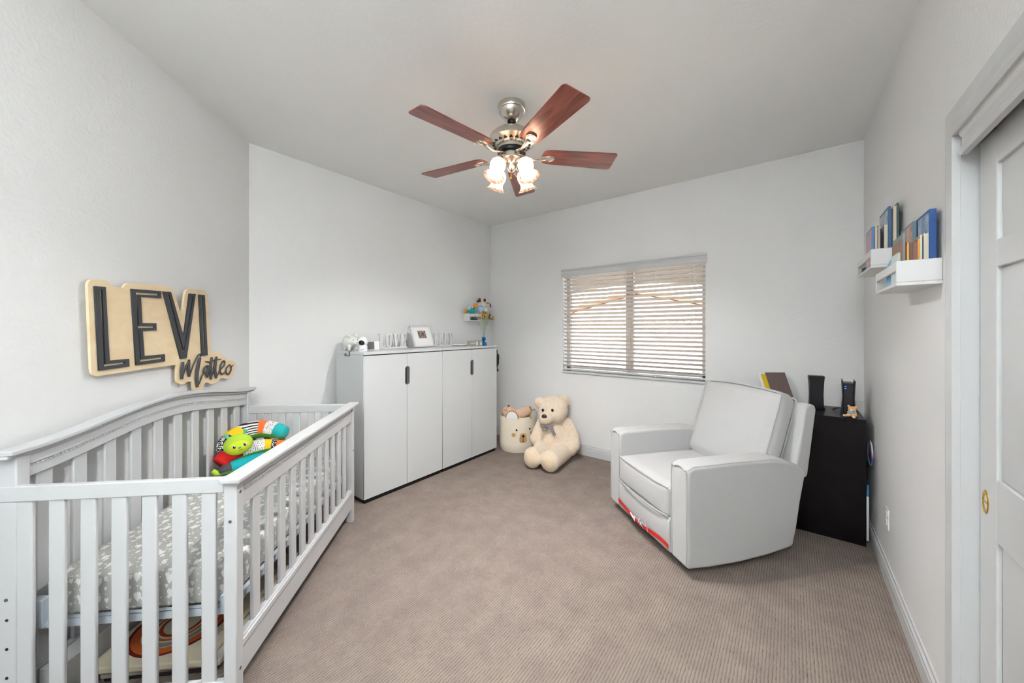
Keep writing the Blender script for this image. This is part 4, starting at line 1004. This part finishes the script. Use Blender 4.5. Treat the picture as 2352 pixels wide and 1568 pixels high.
NB = [('small leaning board book with pale page edges at the shelf front', .3240, .3290, 1.975, 2.10, .115, (200, 214, 210), 'far', None),
 ('thin brown-spined book next to the pale board book', .3295, .3345, 1.975, 2.12, .160, (128, 84, 56), 'near', None),
 ('grey and teal thin book, taller than the brown one beside it', .3350, .3415, 1.975, 2.14, .185, (118, 132, 134), 'near', None),
 ('slim dark red book in the near row', .3420, .3460, 1.975, 2.10, .140, (120, 26, 26), 'near', None),
 ('slim bright yellow book in the near row', .3465, .3505, 1.975, 2.10, .148, (240, 190, 10), 'near', None),
 ('thick brown-spined book right of the yellow one', .3510, .3610, 1.975, 2.11, .148, (112, 74, 62), 'near', None),
 ('second thick brown-spined book, beside the amber one', .3615, .3730, 1.975, 2.11, .148, (136, 92, 78), 'near', None),
 ('narrow amber book beside the brown pair', .3735, .3780, 1.975, 2.11, .158, (236, 160, 30), 'near', None),
 ('white book with a cream edge beside the amber one', .3785, .3840, 1.975, 2.12, .172, (214, 208, 196), 'near', None),
 ('narrow dark teal book between the two white ones', .3845, .3875, 1.975, 2.12, .165, (34, 60, 66), 'near', None),
 ('thick white page-edged book beside the big blue one', .3880, .4000, 1.975, 2.12, .178, (222, 216, 202), 'far', None),
 ('large bright blue book against the wall nearest the closet', .4010, .4185, 1.972, 2.12, .262, (10, 74, 146), 'near', pic([(160, 190, 220), (90, 120, 150)])),
 ('tall picture book with a blue and red cover behind the white books', .3900, .4000, 2.135, 2.33, .258, (96, 128, 150), 'near', pic([(190, 90, 86), (170, 190, 170)])),
 ('tall dark green book behind the picture book cover', .4010, .4100, 2.135, 2.33, .262, (50, 66, 56), 'near', None)]
for lab, x0, x1, y0, y1, h_, c_, sp_, ex in NB: make_book(lab, x0, x1, y0, y1, zn, h_, c_, gN, sp_, ex)
sf = thing('soft_card_book', 'light blue soft book sticking out of the far end of the near shelf', 'book', (.345, 2.20, zn))
MB().prism(roundpoly([(-.03, 0), (.09, 0), (.09, .10), (-.03, .13)], .03), -.006, .006, 'yz').build('cover', book((130, 190, 228)), sf)
B((.008, -.02, 0), (.012, .10, .095)).build('inner_page', book((190, 170, 170)), sf)
rg = thing('coiled_trinket', 'small grey patterned trinket lying inside the corner shelf', 'trinket', (.345, 2.86, zf))
MB().tube([(0+.018*cos(a), .03*sin(a), .008+.002*a) for a in [i*.5 for i in range(26)]], .004, 8).build('coil', M['plastic_grey'], rg)

# ------------------------------------------------------------------ plush toys on the left shelf
fg = thing('frog_plush', 'teal plush toy with bulging eyes and orange feet on the left shelf', 'plush toy', (-3.10, 3.20, 1.605))
fz = lambda x, y, z: (x+3.10, y-3.20, z-1.605)
blob('body', [('b', fz(-3.10, 3.205, 1.642), (.035, .050, .030)), ('b', fz(-3.095, 3.23, 1.632), (.030, .035, .028)), ('t', [fz(-3.10, 3.24, 1.66), fz(-3.10, 3.262, 1.688)], [.014, .012]), ('t', [fz(-3.11, 3.17, 1.635), fz(-3.13, 3.155, 1.63)], [.014, .012]), ('t', [fz(-3.11, 3.21, 1.63), fz(-3.13, 3.22, 1.60)], [.02, .015])], M['teal'], fg, .005, 4)
for p in (fz(-3.085, 3.160, 1.664), fz(-3.085, 3.185, 1.682)):
    MB().ball(p, .0145, 16, 10).build('eye', M['eye_white'], fg)
    MB().ball(Vector(p)+Vector((.0105, -.006, -.002)), .0065, 10, 8).build('pupil', M['eye_black'], fg)
for p, r_ in ((fz(-3.16, 3.172, 1.632), (.028, .030, .026)), (fz(-3.10, 3.272, 1.702), (.026, .036, .028))):
    MB().ball(p, r_, 18, 12).build('foot', M['amber'], fg)
gi = thing('giraffe_plush', 'giraffe plush toy with a white face and brown horns on the left shelf', 'plush toy', (-3.11, 3.42, 1.526))
gz = lambda x, y, z: (x+3.11, y-3.42, z-1.526)
blob('head', [('b', gz(-3.115, 3.42, 1.722), (.048, .058, .048)), ('b', gz(-3.075, 3.425, 1.685), (.036, .044, .036)), ('b', gz(-3.07, 3.44, 1.655), (.03, .034, .03))], mat('giraffe_face', srgb(226, 218, 208), .95, bump=(150, .6, .004)), gi, .006, 4)
blob('body', [('b', gz(-3.11, 3.43, 1.575), (.04, .055, .05)), ('b', gz(-3.09, 3.42, 1.63), (.032, .038, .05)), ('t', [gz(-3.08, 3.44, 1.60), gz(-3.03, 3.48, 1.57)], [.022, .02])], M['giraffe'], gi, .006, 4)
BR = mat('brown_plush', srgb(96, 54, 32), .95, bump=(160, .7, .004))
for y in (3.385, 3.468):
    MB().tube([gz(-3.12, y, 1.755), gz(-3.122, y-(.008 if y < 3.42 else -.006), 1.785)], [.008, .014], 10).ball(gz(-3.122, y-(.008 if y < 3.42 else -.006), 1.790), .017, 14, 10).build('horn', BR, gi)
MB().ball(gz(-3.12, 3.345, 1.765), (.012, .026, .015), 14, 10, Matrix.Rotation(.4, 3, 'X')).build('ear', BR, gi)
MB().ball(gz(-3.06, 3.515, 1.715), (.010, .014, .026), 14, 10).build('ear', mat('ear_pink', srgb(160, 110, 104), .9), gi)
MB().tube([gz(-3.09, 3.45, 1.745), gz(-3.07, 3.485, 1.748), gz(-3.06, 3.508, 1.735)], .008, 8).build('ear_base', M['giraffe'], gi)
MB().ball(gz(-3.02, 3.500, 1.555), (.026, .03, .026), 16, 12).build('hoof', M['giraffe'], gi)
MB().ball(gz(-3.04, 3.475, 1.575), (.024, .024, .03), 16, 12).build('leg', BR, gi)
sm = [gz(-3.045+.0, 3.405+.008*k, 1.700-.0008*k*k) for k in (-2, -1, 0, 1, 2)]
MB().tube(sm, .0014, 6).build('mouth', BR, gi)
# small dark figures inside that shelf
t_ = thing('toy_car', 'small dark toy seen through the slot of the left shelf', 'toy', (-3.13, 3.285, 1.524))
MB().prism(roundpoly([(-.045, .006), (.045, .006), (.045, .022), (.02, .026), (.008, .04), (-.025, .04), (-.04, .024)], .006), -.018, .018, 'yz').build('body', M['plastic_grey'], t_)
for yy in (-.027, .027): MB().cyl((-.021, yy, .008), (.021, yy, .008), .008, 14).build('wheel', M['black'], t_)

# ------------------------------------------------------------------ bear basket and teddy bears
BC = Vector((-2.567, 3.445, 0)); bk = thing('storage_basket', 'cream rope storage basket with a bear face in the corner', 'basket', BC)
prof = [(.0001, 0), (.205, 0), (.214, .012), (.218, .07), (.221, .085), (.219, .10), (.222, .25), (.224, .385), (.220, .405), (.214, .405), (.212, .38), (.209, .10), (.205, .02), (.0001, .015)]
MB().lathe(prof, n=64).build('body', M['rope'], bk)
fdir = atan2(-BC.y, -BC.x)    # toward the room centre / viewer side
def on_b(ang, z, r=.2235): a = fdir+ang; return Vector((r*cos(a), r*sin(a), z)), a
def decal(ang, z, rx, rz, m, name, n=24, shape=None, r=.2235):
    V = []; F = []; pts_ = shape or ell(0, 0, rx, rz, n)
    for rr in (r-.004, r+.0025):
        for px_, pz_ in pts_:
            a = fdir+ang+px_/r; V.append((rr*cos(a), rr*sin(a), z+pz_))
    k = len(pts_); F = [tuple(range(k))[::-1], tuple(range(k, 2*k))]+[(i, (i+1) % k, k+(i+1) % k, k+i) for i in range(k)]
    return MB().add(V, F).build(name, m, bk, smooth=20)
decal(.28, .178, 0, 0, M['brown_fab'], 'nose_patch', shape=roundpoly([(-.042, -.052), (.042, -.052), (.044, -.01), (.030, .052), (-.030, .052), (-.044, -.01)], .022))
decal(.28, .198, .014, .013, M['eye_black'], 'nose', r=.2245)
decal(.28, .160, .002, .026, M['eye_black'], 'mouth', r=.2245)
decal(.28, .137, .012, .0022, M['eye_black'], 'mouth', r=.2245)
decal(-.06, .268, .0095, .011, M['eye_black'], 'eye'); decal(.66, .272, .0095, .011, M['eye_black'], 'eye')
decal(-.21, .212, .023, .022, M['brown_fab'], 'cheek'); decal(.80, .222, .022, .024, M['brown_fab'], 'cheek')
for an in (-.30, .98):
    p, a = on_b(an, .395, .218); R = basis((-sin(a), cos(a), 0), (0, 0, 1), (cos(a), sin(a), 0), p)
    arc = [(.072*cos(t), .085*sin(t)) for t in [pi*i/20 for i in range(21)]]
    e = MB().add([R @ Vector((x, y, d_)) for d_ in (-.006, .006) for x, y in arc], [tuple(range(21))[::-1], tuple(range(21, 42))]+[(i, (i+1) % 21, 21+(i+1) % 21, 21+i) for i in range(21)]).build('ear', M['white_fabric'], bk, label='white fabric ear with a brown edge')
    MB().tube([R @ Vector((x, y, 0)) for x, y in arc], .007, 8).build('ear_binding', M['brown_rim'], e)
sb = thing('sleepy_bear_plush', 'tan plush bear lying on its back in the rope basket', 'plush toy', (-2.60, 3.42, .30))
sz = lambda x, y, z: (x+2.60, y-3.42, z-.30)
blob('body', [('b', sz(-2.645, 3.375, .420), (.086, .086, .080)), ('t', [sz(-2.60, 3.43, .37), sz(-2.53, 3.49, .405), sz(-2.50, 3.53, .425)], [.07, .068, .06]), ('b', sz(-2.60, 3.42, .33), (.11, .11, .05))], M['tan_fab'], sb, .009, 5)
MB().ball(sz(-2.634, 3.355, .502), (.014, .012, .009), 12, 8).build('nose', M['eye_black'], sb)
MB().tube([sz(*q_) for q_ in ((-2.665, 3.305, .465), (-2.645, 3.295, .458), (-2.625, 3.298, .458), (-2.605, 3.305, .465))], .002, 6).build('mouth', M['brown_nose'], sb)
MB().tube([sz(-2.634, 3.345, .497), sz(-2.636, 3.31, .480), sz(-2.638, 3.296, .460)], .0016, 6).build('muzzle_seam', M['brown_nose'], sb)
MB().ball(sz(-2.465, 3.555, .445), (.022, .02, .040), 14, 10).build('ear', M['brown_rim'], sb)

tb = thing('teddy_bear', 'large cream teddy bear with a grey bow sitting against the wall', 'teddy bear', (-2.07, 3.40, 0))
tz = lambda x, y, z: (x+2.07, y-3.40, z)
bear = blob('body', [
 ('b', tz(-2.075, 3.455, .185), (.165, .160, .180)), ('b', tz(-2.080, 3.475, .300), (.130, .125, .13)),
 ('b', tz(-2.092, 3.470, .515), (.172, .150, .155)), ('b', tz(-2.045, 3.425, .475), (.12, .11, .10)), ('b', tz(-2.13, 3.40, .465), (.10, .10, .09)),
 ('b', tz(-2.075, 3.295, .450), (.080, .085, .072)),
 ('b', tz(-2.215, 3.375, .590), (.060, .045, .064), 18, 12, Matrix.Rotation(.6, 3, 'Z')), ('b', tz(-1.995, 3.545, .612), (.066, .045, .070), 18, 12, Matrix.Rotation(.6, 3, 'Z')),
 ('t', [tz(-2.175, 3.375, .365), tz(-2.165, 3.29, .30), tz(-2.165, 3.235, .225)], [.066, .066, .068]),
 ('t', [tz(-1.965, 3.555, .350), tz(-1.890, 3.525, .26), tz(-1.845, 3.475, .165), tz(-1.855, 3.43, .125)], [.075, .078, .078, .07]),
 ('t', [tz(-2.104, 3.34, .106), tz(-2.080, 3.18, .105), tz(-2.070, 3.06, .103)], [.104, .096, .092]),
 ('t', [tz(-1.925, 3.40, .100), tz(-1.895, 3.22, .098), tz(-1.875, 3.09, .098)], [.100, .094, .090]),
 ('b', tz(-2.065, 3.02, .107), (.098, .072, .106)), ('b', tz(-1.872, 3.045, .108), (.104, .075, .107)),
 ], M['cream_fur'], tb, .011, 5, disp=.008)
MB().ball(tz(-2.064, 2.985, .112), (.075, .042, .083), 24, 16).build('sole', M['cream_fur2'], tb)
MB().ball(tz(-1.872, 3.008, .112), (.080, .045, .085), 24, 16).build('sole', M['cream_fur2'], tb)
MB().ball(tz(-2.058, 3.232, .485), (.030, .018, .024), 20, 14, Matrix.Rotation(.35, 3, 'Z')).build('nose', M['brown_nose'], tb)
for p in ((-2.112, 3.288, .535), (-2.020, 3.336, .537)):
    MB().ball(tz(*p), (.016, .011, .016), 16, 10).build('eye', M['eye_black'], tb)
MB().tube([tz(-2.066, 3.226, .462), tz(-2.068, 3.226, .432)], .0022, 6).tube([tz(-2.092, 3.242, .425), tz(-2.078, 3.232, .418), tz(-2.062, 3.230, .414), tz(-2.040, 3.242, .420), tz(-2.018, 3.268, .445)], .0022, 6).build('mouth', M['brown_nose'], tb)
bw = MB()
c_ = Vector(tz(-2.050, 3.262, .378))
for s in (-1, 1):
    d_ = Vector((.84*s, .52*s, .06 if s < 0 else .03)); up = Vector((0, 0, 1)); nrm = Vector((.5, -.85, 0))
    V = [c_+up*.006, c_-up*.006, c_+d_*.065-up*.024, c_+d_*.065+up*.026, ]; V2 = [v_+nrm*.010 for v_ in V]
    bw.add(V+V2, [(0, 1, 2, 3), (7, 6, 5, 4), (0, 1, 5, 4), (1, 2, 6, 5), (2, 3, 7, 6), (3, 0, 4, 7)])
    d2 = Vector((.35*s, .2*s, -.9)); L_ = .05 if s < 0 else .095; sd2 = Vector((.016, .01, 0))
    p_ = c_+Vector((.045 if s > 0 else -.005, .02 if s > 0 else 0, -.005)); V = [p_-sd2, p_+sd2, p_+sd2+d2*L_, p_-sd2+d2*L_]; V2 = [v_+nrm*.006 for v_ in V]
    bw.add(V+V2, [(0, 1, 2, 3), (7, 6, 5, 4), (0, 1, 5, 4), (1, 2, 6, 5), (2, 3, 7, 6), (3, 0, 4, 7)])
bw.ball(c_+Vector((.003, -.006, 0)), (.016, .014, .016), 12, 8).build('bow', M['gingham'], tb, bevel=.003, label='grey checked bow')
tg = MB(); 
for k in (0, 1): tg.box((-.001, -.004+.010*k, -.05), (.001, .010+.012*k, 0))
tgo = tg.build('tag', M['white_fabric'], tb); tgo.location = tz(-1.948, 3.470, .545); tgo.rotation_euler = (0, .25, .3)

# ------------------------------------------------------------------ recliner
LF = Vector((-1.129, 2.759, 0)); ch = thing('recliner_armchair', 'light grey upholstered glider recliner with a tall back cushion', 'armchair', LF, atan2(-.634, .774))
W = .875; LN = M['linen']
ap = [(0, .055), (-.004, .56), (.004, .612), (.04, .628), (.30, .632), (.60, .628), (.70, .612), (.79, .574), (.840, .527), (.826, .47), (.800, .36), (.770, .2), (.742, .088), (.55, .060), (.35, .046), (.15, .046)]
for nm, x0, x1 in (('arm', 0, .138), ('arm', W-.148, W)):
    a_ = MB().prism(ap, x0, x1, 'yz').build(nm, LN, ch, bevel=.018, seg=4, smooth=50)
    # piping round the outer and inner edge of the arm
    for xx in ((W-.004 if x0 else .004),):
        P = [(xx, y-.0 if y > .02 else y-.001, z+(.0)) for y, z in ap[1:10]]
        cx_ = .012 if x0 == 0 else W-.010
        MB().tube([(cx_, max(y, .010) if y < .1 else y*.995, z-.002) for y, z in ap[2:9]], .004, 8).build('piping', M['linen_pipe'], a_)
    cf = x1 if x0 == 0 else x0
    fp2 = [(x0+.012, -.002, .075), (x0+.010, -.003, .56), (x0+.030, .0, .600), ((x0+x1)/2, .0, .618), (x1-.030, .0, .604), (x1-.010, -.003, .56), (x1-.012, -.002, .075)]
    MB().tube(catmull(fp2, 5), .0035, 8).build('front_piping', M['linen_pipe'], a_)
MB().box((.135, .02, .075), (W-.145, .70, .27)).prism([(.70, .09), (.735, .09), (.80, .46), (.70, .47)], .135, W-.145, 'yz').build('base', LN, ch, bevel=.01)
# footrest panel
pn = [(0, .060), (-.006, .075), (-.010, .17), (-.012, .25), (.0, .275), (.04, .28), (.04, .06)]
MB().prism(pn, .141, W-.151, 'yz').build('footrest_panel', LN, ch, bevel=.008, seg=3, smooth=50)
# seat cushion
sc = grid_cushion(W-.142-.152, .66, .19, .016, 16, .028).build('seat_cushion', LN, ch, smooth=180); sc.location = ((.142+W-.152)/2, -.018, .268)
sp1 = []
for zz, yy in ((.452, -.022), (.278, -.022)):
    MB().tube([(.150, yy+.01, zz), (.25, yy-.006, zz+.004 if zz > .4 else zz), (.43, yy-.010, zz+.006 if zz > .4 else zz-.004), (.62, yy-.006, zz+.003 if zz > .4 else zz), (W-.160, yy+.01, zz)], .004, 8).build('piping', M['linen_pipe'], sc.parent)
# back frame (reclined)
bfp = [(.775, .475), (.80, .50), (.885, .90), (.895, .925), (.93, .938), (.962, .928), (.972, .90), (.955, .80), (.905, .50), (.895, .478)]
MB().prism(bfp, .055, W-.040, 'yz').build('back_frame', LN, ch, bevel=.030, seg=5, smooth=60)
ba = Matrix.Translation((.4375, .600, .462)) @ Matrix.Rotation(radians(-19.5), 4, 'X')
bc = grid_cushion(.645, .135, .575, .030, 18, .040).build('back_cushion', LN, ch, smooth=180); bc.matrix_local = ba
for yy in (.004, .131):
    hw2, zt, zb_ = .322, .575, 0
    lp = [(-hw2+.02, yy, .01), (-hw2+.004, yy, .05), (-hw2+.0, yy, .28), (-hw2+.004, yy, .53), (-hw2+.02, yy, .566), (-hw2+.06, yy, .572), (0, yy, .585), (hw2-.06, yy, .572), (hw2-.02, yy, .566), (hw2-.004, yy, .53), (hw2, yy, .28), (hw2-.004, yy, .05), (hw2-.02, yy, .01)]
    q_ = MB().tube(catmull(lp, 4), .0045, 8).build('piping', M['linen_pipe'], bc)
# swivel base
sw = MB().lathe([(.0001, 0), (.26, 0), (.265, .006), (.265, .018), (.05, .022), (.05, .07), (.0001, .07)], (.44, .38, 0), 40).build('swivel_base', M['plastic_black'], ch)
# shipping ribbon on the footrest
rb = MB(); pts_ = catmull([(.142, -.014, .120), (.25, -.016, .104), (.35, -.017, .092), (.44, -.018, .084)], 4); pts2 = catmull([(.46, -.019, .086), (.55, -.017, .098), (.64, -.016, .108), (.70, -.015, .106), (.724, -.014, .100)], 4)
for P in (pts_, pts2):
    P = [Vector(p) for p in P]; n_ = len(P); V = []
    for i, p in enumerate(P):
        V += [p+Vector((0, -.001, -.012)), p+Vector((0, -.001, .012)), p+Vector((0, .001, .012)), p+Vector((0, .001, -.012))]
    F = [(i*4+k, i*4+(k+1) % 4, i*4+4+(k+1) % 4, i*4+4+k) for i in range(n_-1) for k in range(4)]+[(0, 1, 2, 3), (n_*4-4, n_*4-3, n_*4-2, n_*4-1)]
    rb.add(V, F)
rbo = thing('packing_ribbon', 'red packing ribbon with clear wrap across the recliner footrest', 'ribbon', LF, atan2(-.634, .774))
rb.build('ribbon', M['red_tape'], rbo)
cw = MB()
for i in range(9):
    c0 = Vector((.36+.028*i*.7, -.026, .100+.010*random.random())); d1_ = Vector((random.uniform(-.04, .04), random.uniform(-.02, 0), random.uniform(.01, .045))); d2_ = Vector((random.uniform(.01, .04), -.01, random.uniform(-.02, .02)))
    V = [c0, c0+d2_, c0+d1_+d2_*.5, c0+d1_]; cw.add(V+[v_+Vector((0, .0015, 0)) for v_ in V], [(0, 1, 2, 3), (7, 6, 5, 4), (0, 1, 5, 4), (1, 2, 6, 5), (2, 3, 7, 6), (3, 0, 4, 7)])
cw.build('clear_wrap', M['clear_wrap'], rbo)

# ------------------------------------------------------------------ black cabinet by the window wall
bx0, bx1, by0, by1, bz = -.165, .390, 3.250, 3.684, .820
lc = thing('low_bookcase', 'black-brown low bookcase behind the recliner', 'bookcase', ((bx0+bx1)/2, (by0+by1)/2, 0))
o_ = lambda x, y: (x-(bx0+bx1)/2, y-(by0+by1)/2)
def lb(name, x0, y0, z0, x1, y1, z1):
    a = o_(x0, y0); b = o_(x1, y1); return B((a[0], a[1], z0), (b[0], b[1], z1)).build(name, M['dark_wood'], lc, bevel=.001)
lb('side_panel', bx1-.02, by0+.0165, 0, bx1, by1, bz-.0205); lb('side_panel', bx0, by0+.0165, 0, bx0+.02, by1, bz-.0205); lb('top', bx0, by0, bz-.02, bx1, by1, bz)
lb('front_panel', bx0, by0, .0, bx1, by0+.016, bz-.0205); lb('back_panel', bx0+.021, by1-.01, .0, bx1-.021, by1, bz-.0205)
# router A (slab)
ra = thing('wifi_router', 'tall black slab router with a curved face on the bookcase', 'router', (.152, 3.480, bz), radians(12))
MB().prism([(-.044, 0), (.044, 0), (.047, .01), (.040, .03), (.038, .11), (.041, .19), (.046, .245), (-.046, .245), (-.041, .19), (-.038, .11), (-.040, .03), (-.047, .01)], -.022, .022, 'xz').build('case', M['plastic_black'], ra, bevel=.003)
B((-.042, -.02, .2453), (.042, .02, .249)).build('grille', M['plastic_grey'], ra)
rb_ = thing('modem_tower', 'narrow black modem tower with side fins and blue lights', 'modem', (.318, 3.400, bz), radians(-4))
MB().prism([(-.026, .008), (.026, .008), (.024, .22), (-.024, .22)], -.055, .055, 'xz').build('case', M['plastic_black'], rb_, bevel=.002)
B((-.022, -.050, .2203), (.022, .050, .223)).build('grille', M['plastic_grey'], rb_)
for s in (-1, 1):
    fin = MB().prism([(s*.026, 0), (s*.040, 0), (s*.037, .03), (s*.031, .12), (s*.036, .236), (s*.027, .240), (s*.0245, .12)], -.062, .062, 'xz').build('side_fin', M['plastic_black'], rb_, bevel=.001)
B((-.020, -.0562, .196), (-.010, -.0552, .199)).build('led', M['blue_led'], rb_); B((-.020, -.0562, .182), (-.010, -.0552, .185)).build('led', M['blue_led'], rb_)
cable = prop(MB().tube(catmull([(.280, 3.46, bz+.03), (.262, 3.47, bz+.022), (.252, 3.50, bz+.008), (.250, 3.56, bz+.004), (.27, 3.62, bz+.004)], 6), .003, 8).build('power_cable', M['plastic_black']), 'thin black cable curling behind the modem tower', 'cable')
bf = thing('bear_figurine', 'small tan bear figurine with a blue bow on the bookcase corner', 'figurine', (.328, 3.293, bz), radians(-25))
TN = mat('resin_tan', srgb(222, 172, 118), .4); CR = mat('resin_cream', srgb(244, 226, 202), .4); BL = mat('resin_blue', srgb(150, 190, 214), .4)
blob('body', [('b', (0, 0, .024), (.017, .015, .021)), ('b', (0, -.002, .056), (.022, .019, .019)), ('b', (-.018, 0, .073), (.0085, .005, .0085)), ('b', (.018, 0, .073), (.0085, .005, .0085)),
 ('t', [(-.012, -.008, .014), (-.030, -.022, .009)], [.0095, .0085]), ('t', [(.012, -.008, .012), (.018, -.026, .009)], [.0095, .0095]), ('t', [(.016, 0, .036), (.022, -.006, .018)], [.007, .006]), ('t', [(-.016, 0, .036), (-.020, -.008, .02)], [.007, .006])], TN, bf, .0028, 3)
MB().ball((-.002, -.017, .051), (.012, .009, .009), 14, 10).build('muzzle', CR, bf)
MB().ball((-.003, -.026, .055), (.003, .002, .0024), 8, 6).build('nose', M['eye_black'], bf)
for x in (-.010, .006): MB().ball((x, -.019, .062), .0017, 8, 6).build('eye', M['eye_black'], bf)
MB().ball((-.010, -.014, .037), (.012, .005, .006), 12, 8).ball((.008, -.014, .037), (.012, .005, .006), 12, 8).ball((0, -.015, .027), (.006, .004, .010), 12, 8).build('bow', BL, bf)
for x, y in ((-.034, -.026), (.019, -.034)): MB().ball((x, y, .010), (.006, .004, .007), 10, 8).build('foot_pad', CR, bf)
# magazine leaning behind the chair
mg = thing('leaning_magazine', 'magazine with a yellow edge leaning on the bookcase behind the recliner', 'magazine', (-.045, 3.50, bz), radians(35))
mm = Matrix.Rotation(radians(-28), 4, 'X')
a_ = B((-.11, -.002, 0), (.10, .002, .27)).build('pages', M['white_fabric'], mg); a_.matrix_local = mm
a_ = B((-.092, -.0032, .0), (-.055, -.0022, .255)).build('yellow_strip', book((226, 190, 30)), mg); a_.matrix_local = mm
a_ = B((-.055, -.0032, .0), (.10, -.0022, .27)).build('cover_art', book((112, 96, 92)), mg); a_.matrix_local = mm
# things in the gap by the right wall
gb = prop(B((.392, 3.262, .035), (.404, 3.60, .325)).build('folded_board', M['white_plastic'], bevel=.002), 'white board standing in the gap right of the bookcase', 'board')
ho = thing('toy_hoop', 'iridescent clear toy hoop hanging in the gap beside the bookcase', 'hoop', (.412, 3.255, .605))
P = [(.0, -.085*cos(a)*1.0+.03, .078*sin(a)) for a in [2*pi*i/40 for i in range(40)]]
irid = bpy.data.materials.new('iridescent'); irid.use_nodes = True
nt, N, b_ = nodes(irid); tc = N.new('ShaderNodeTexCoord'); sp_ = N.new('ShaderNodeSeparateXYZ'); nt.links.new(tc.outputs['Object'], sp_.inputs[0])
rp = N.new('ShaderNodeValToRGB'); rp.color_ramp.elements[0].color = srgb(60, 190, 190); rp.color_ramp.elements[1].color = srgb(220, 214, 226)
e = rp.color_ramp.elements.new(.35); e.color = srgb(150, 60, 190); e = rp.color_ramp.elements.new(.6); e.color = srgb(200, 190, 214)
nt.links.new(mathn(nt, 'MULTIPLY_ADD', sp_.outputs[2], 6, .48), rp.inputs[0]); nt.links.new(rp.outputs[0], b_.inputs['Base Color']); b_.inputs['Roughness'].default_value = .15; b_.inputs['Metallic'].default_value = .4
MB().tube(P, .0045, 10, closed=True).build('hoop', irid, ho)
bt = prop(MB().cyl((.399, 3.262, .327), (.399, 3.262, .40), .007, 12, .005).build('blue_tube', mat('blue_tube', srgb(70, 130, 190), .4)), 'small blue tube standing on the white board beside the bookcase', 'toy')
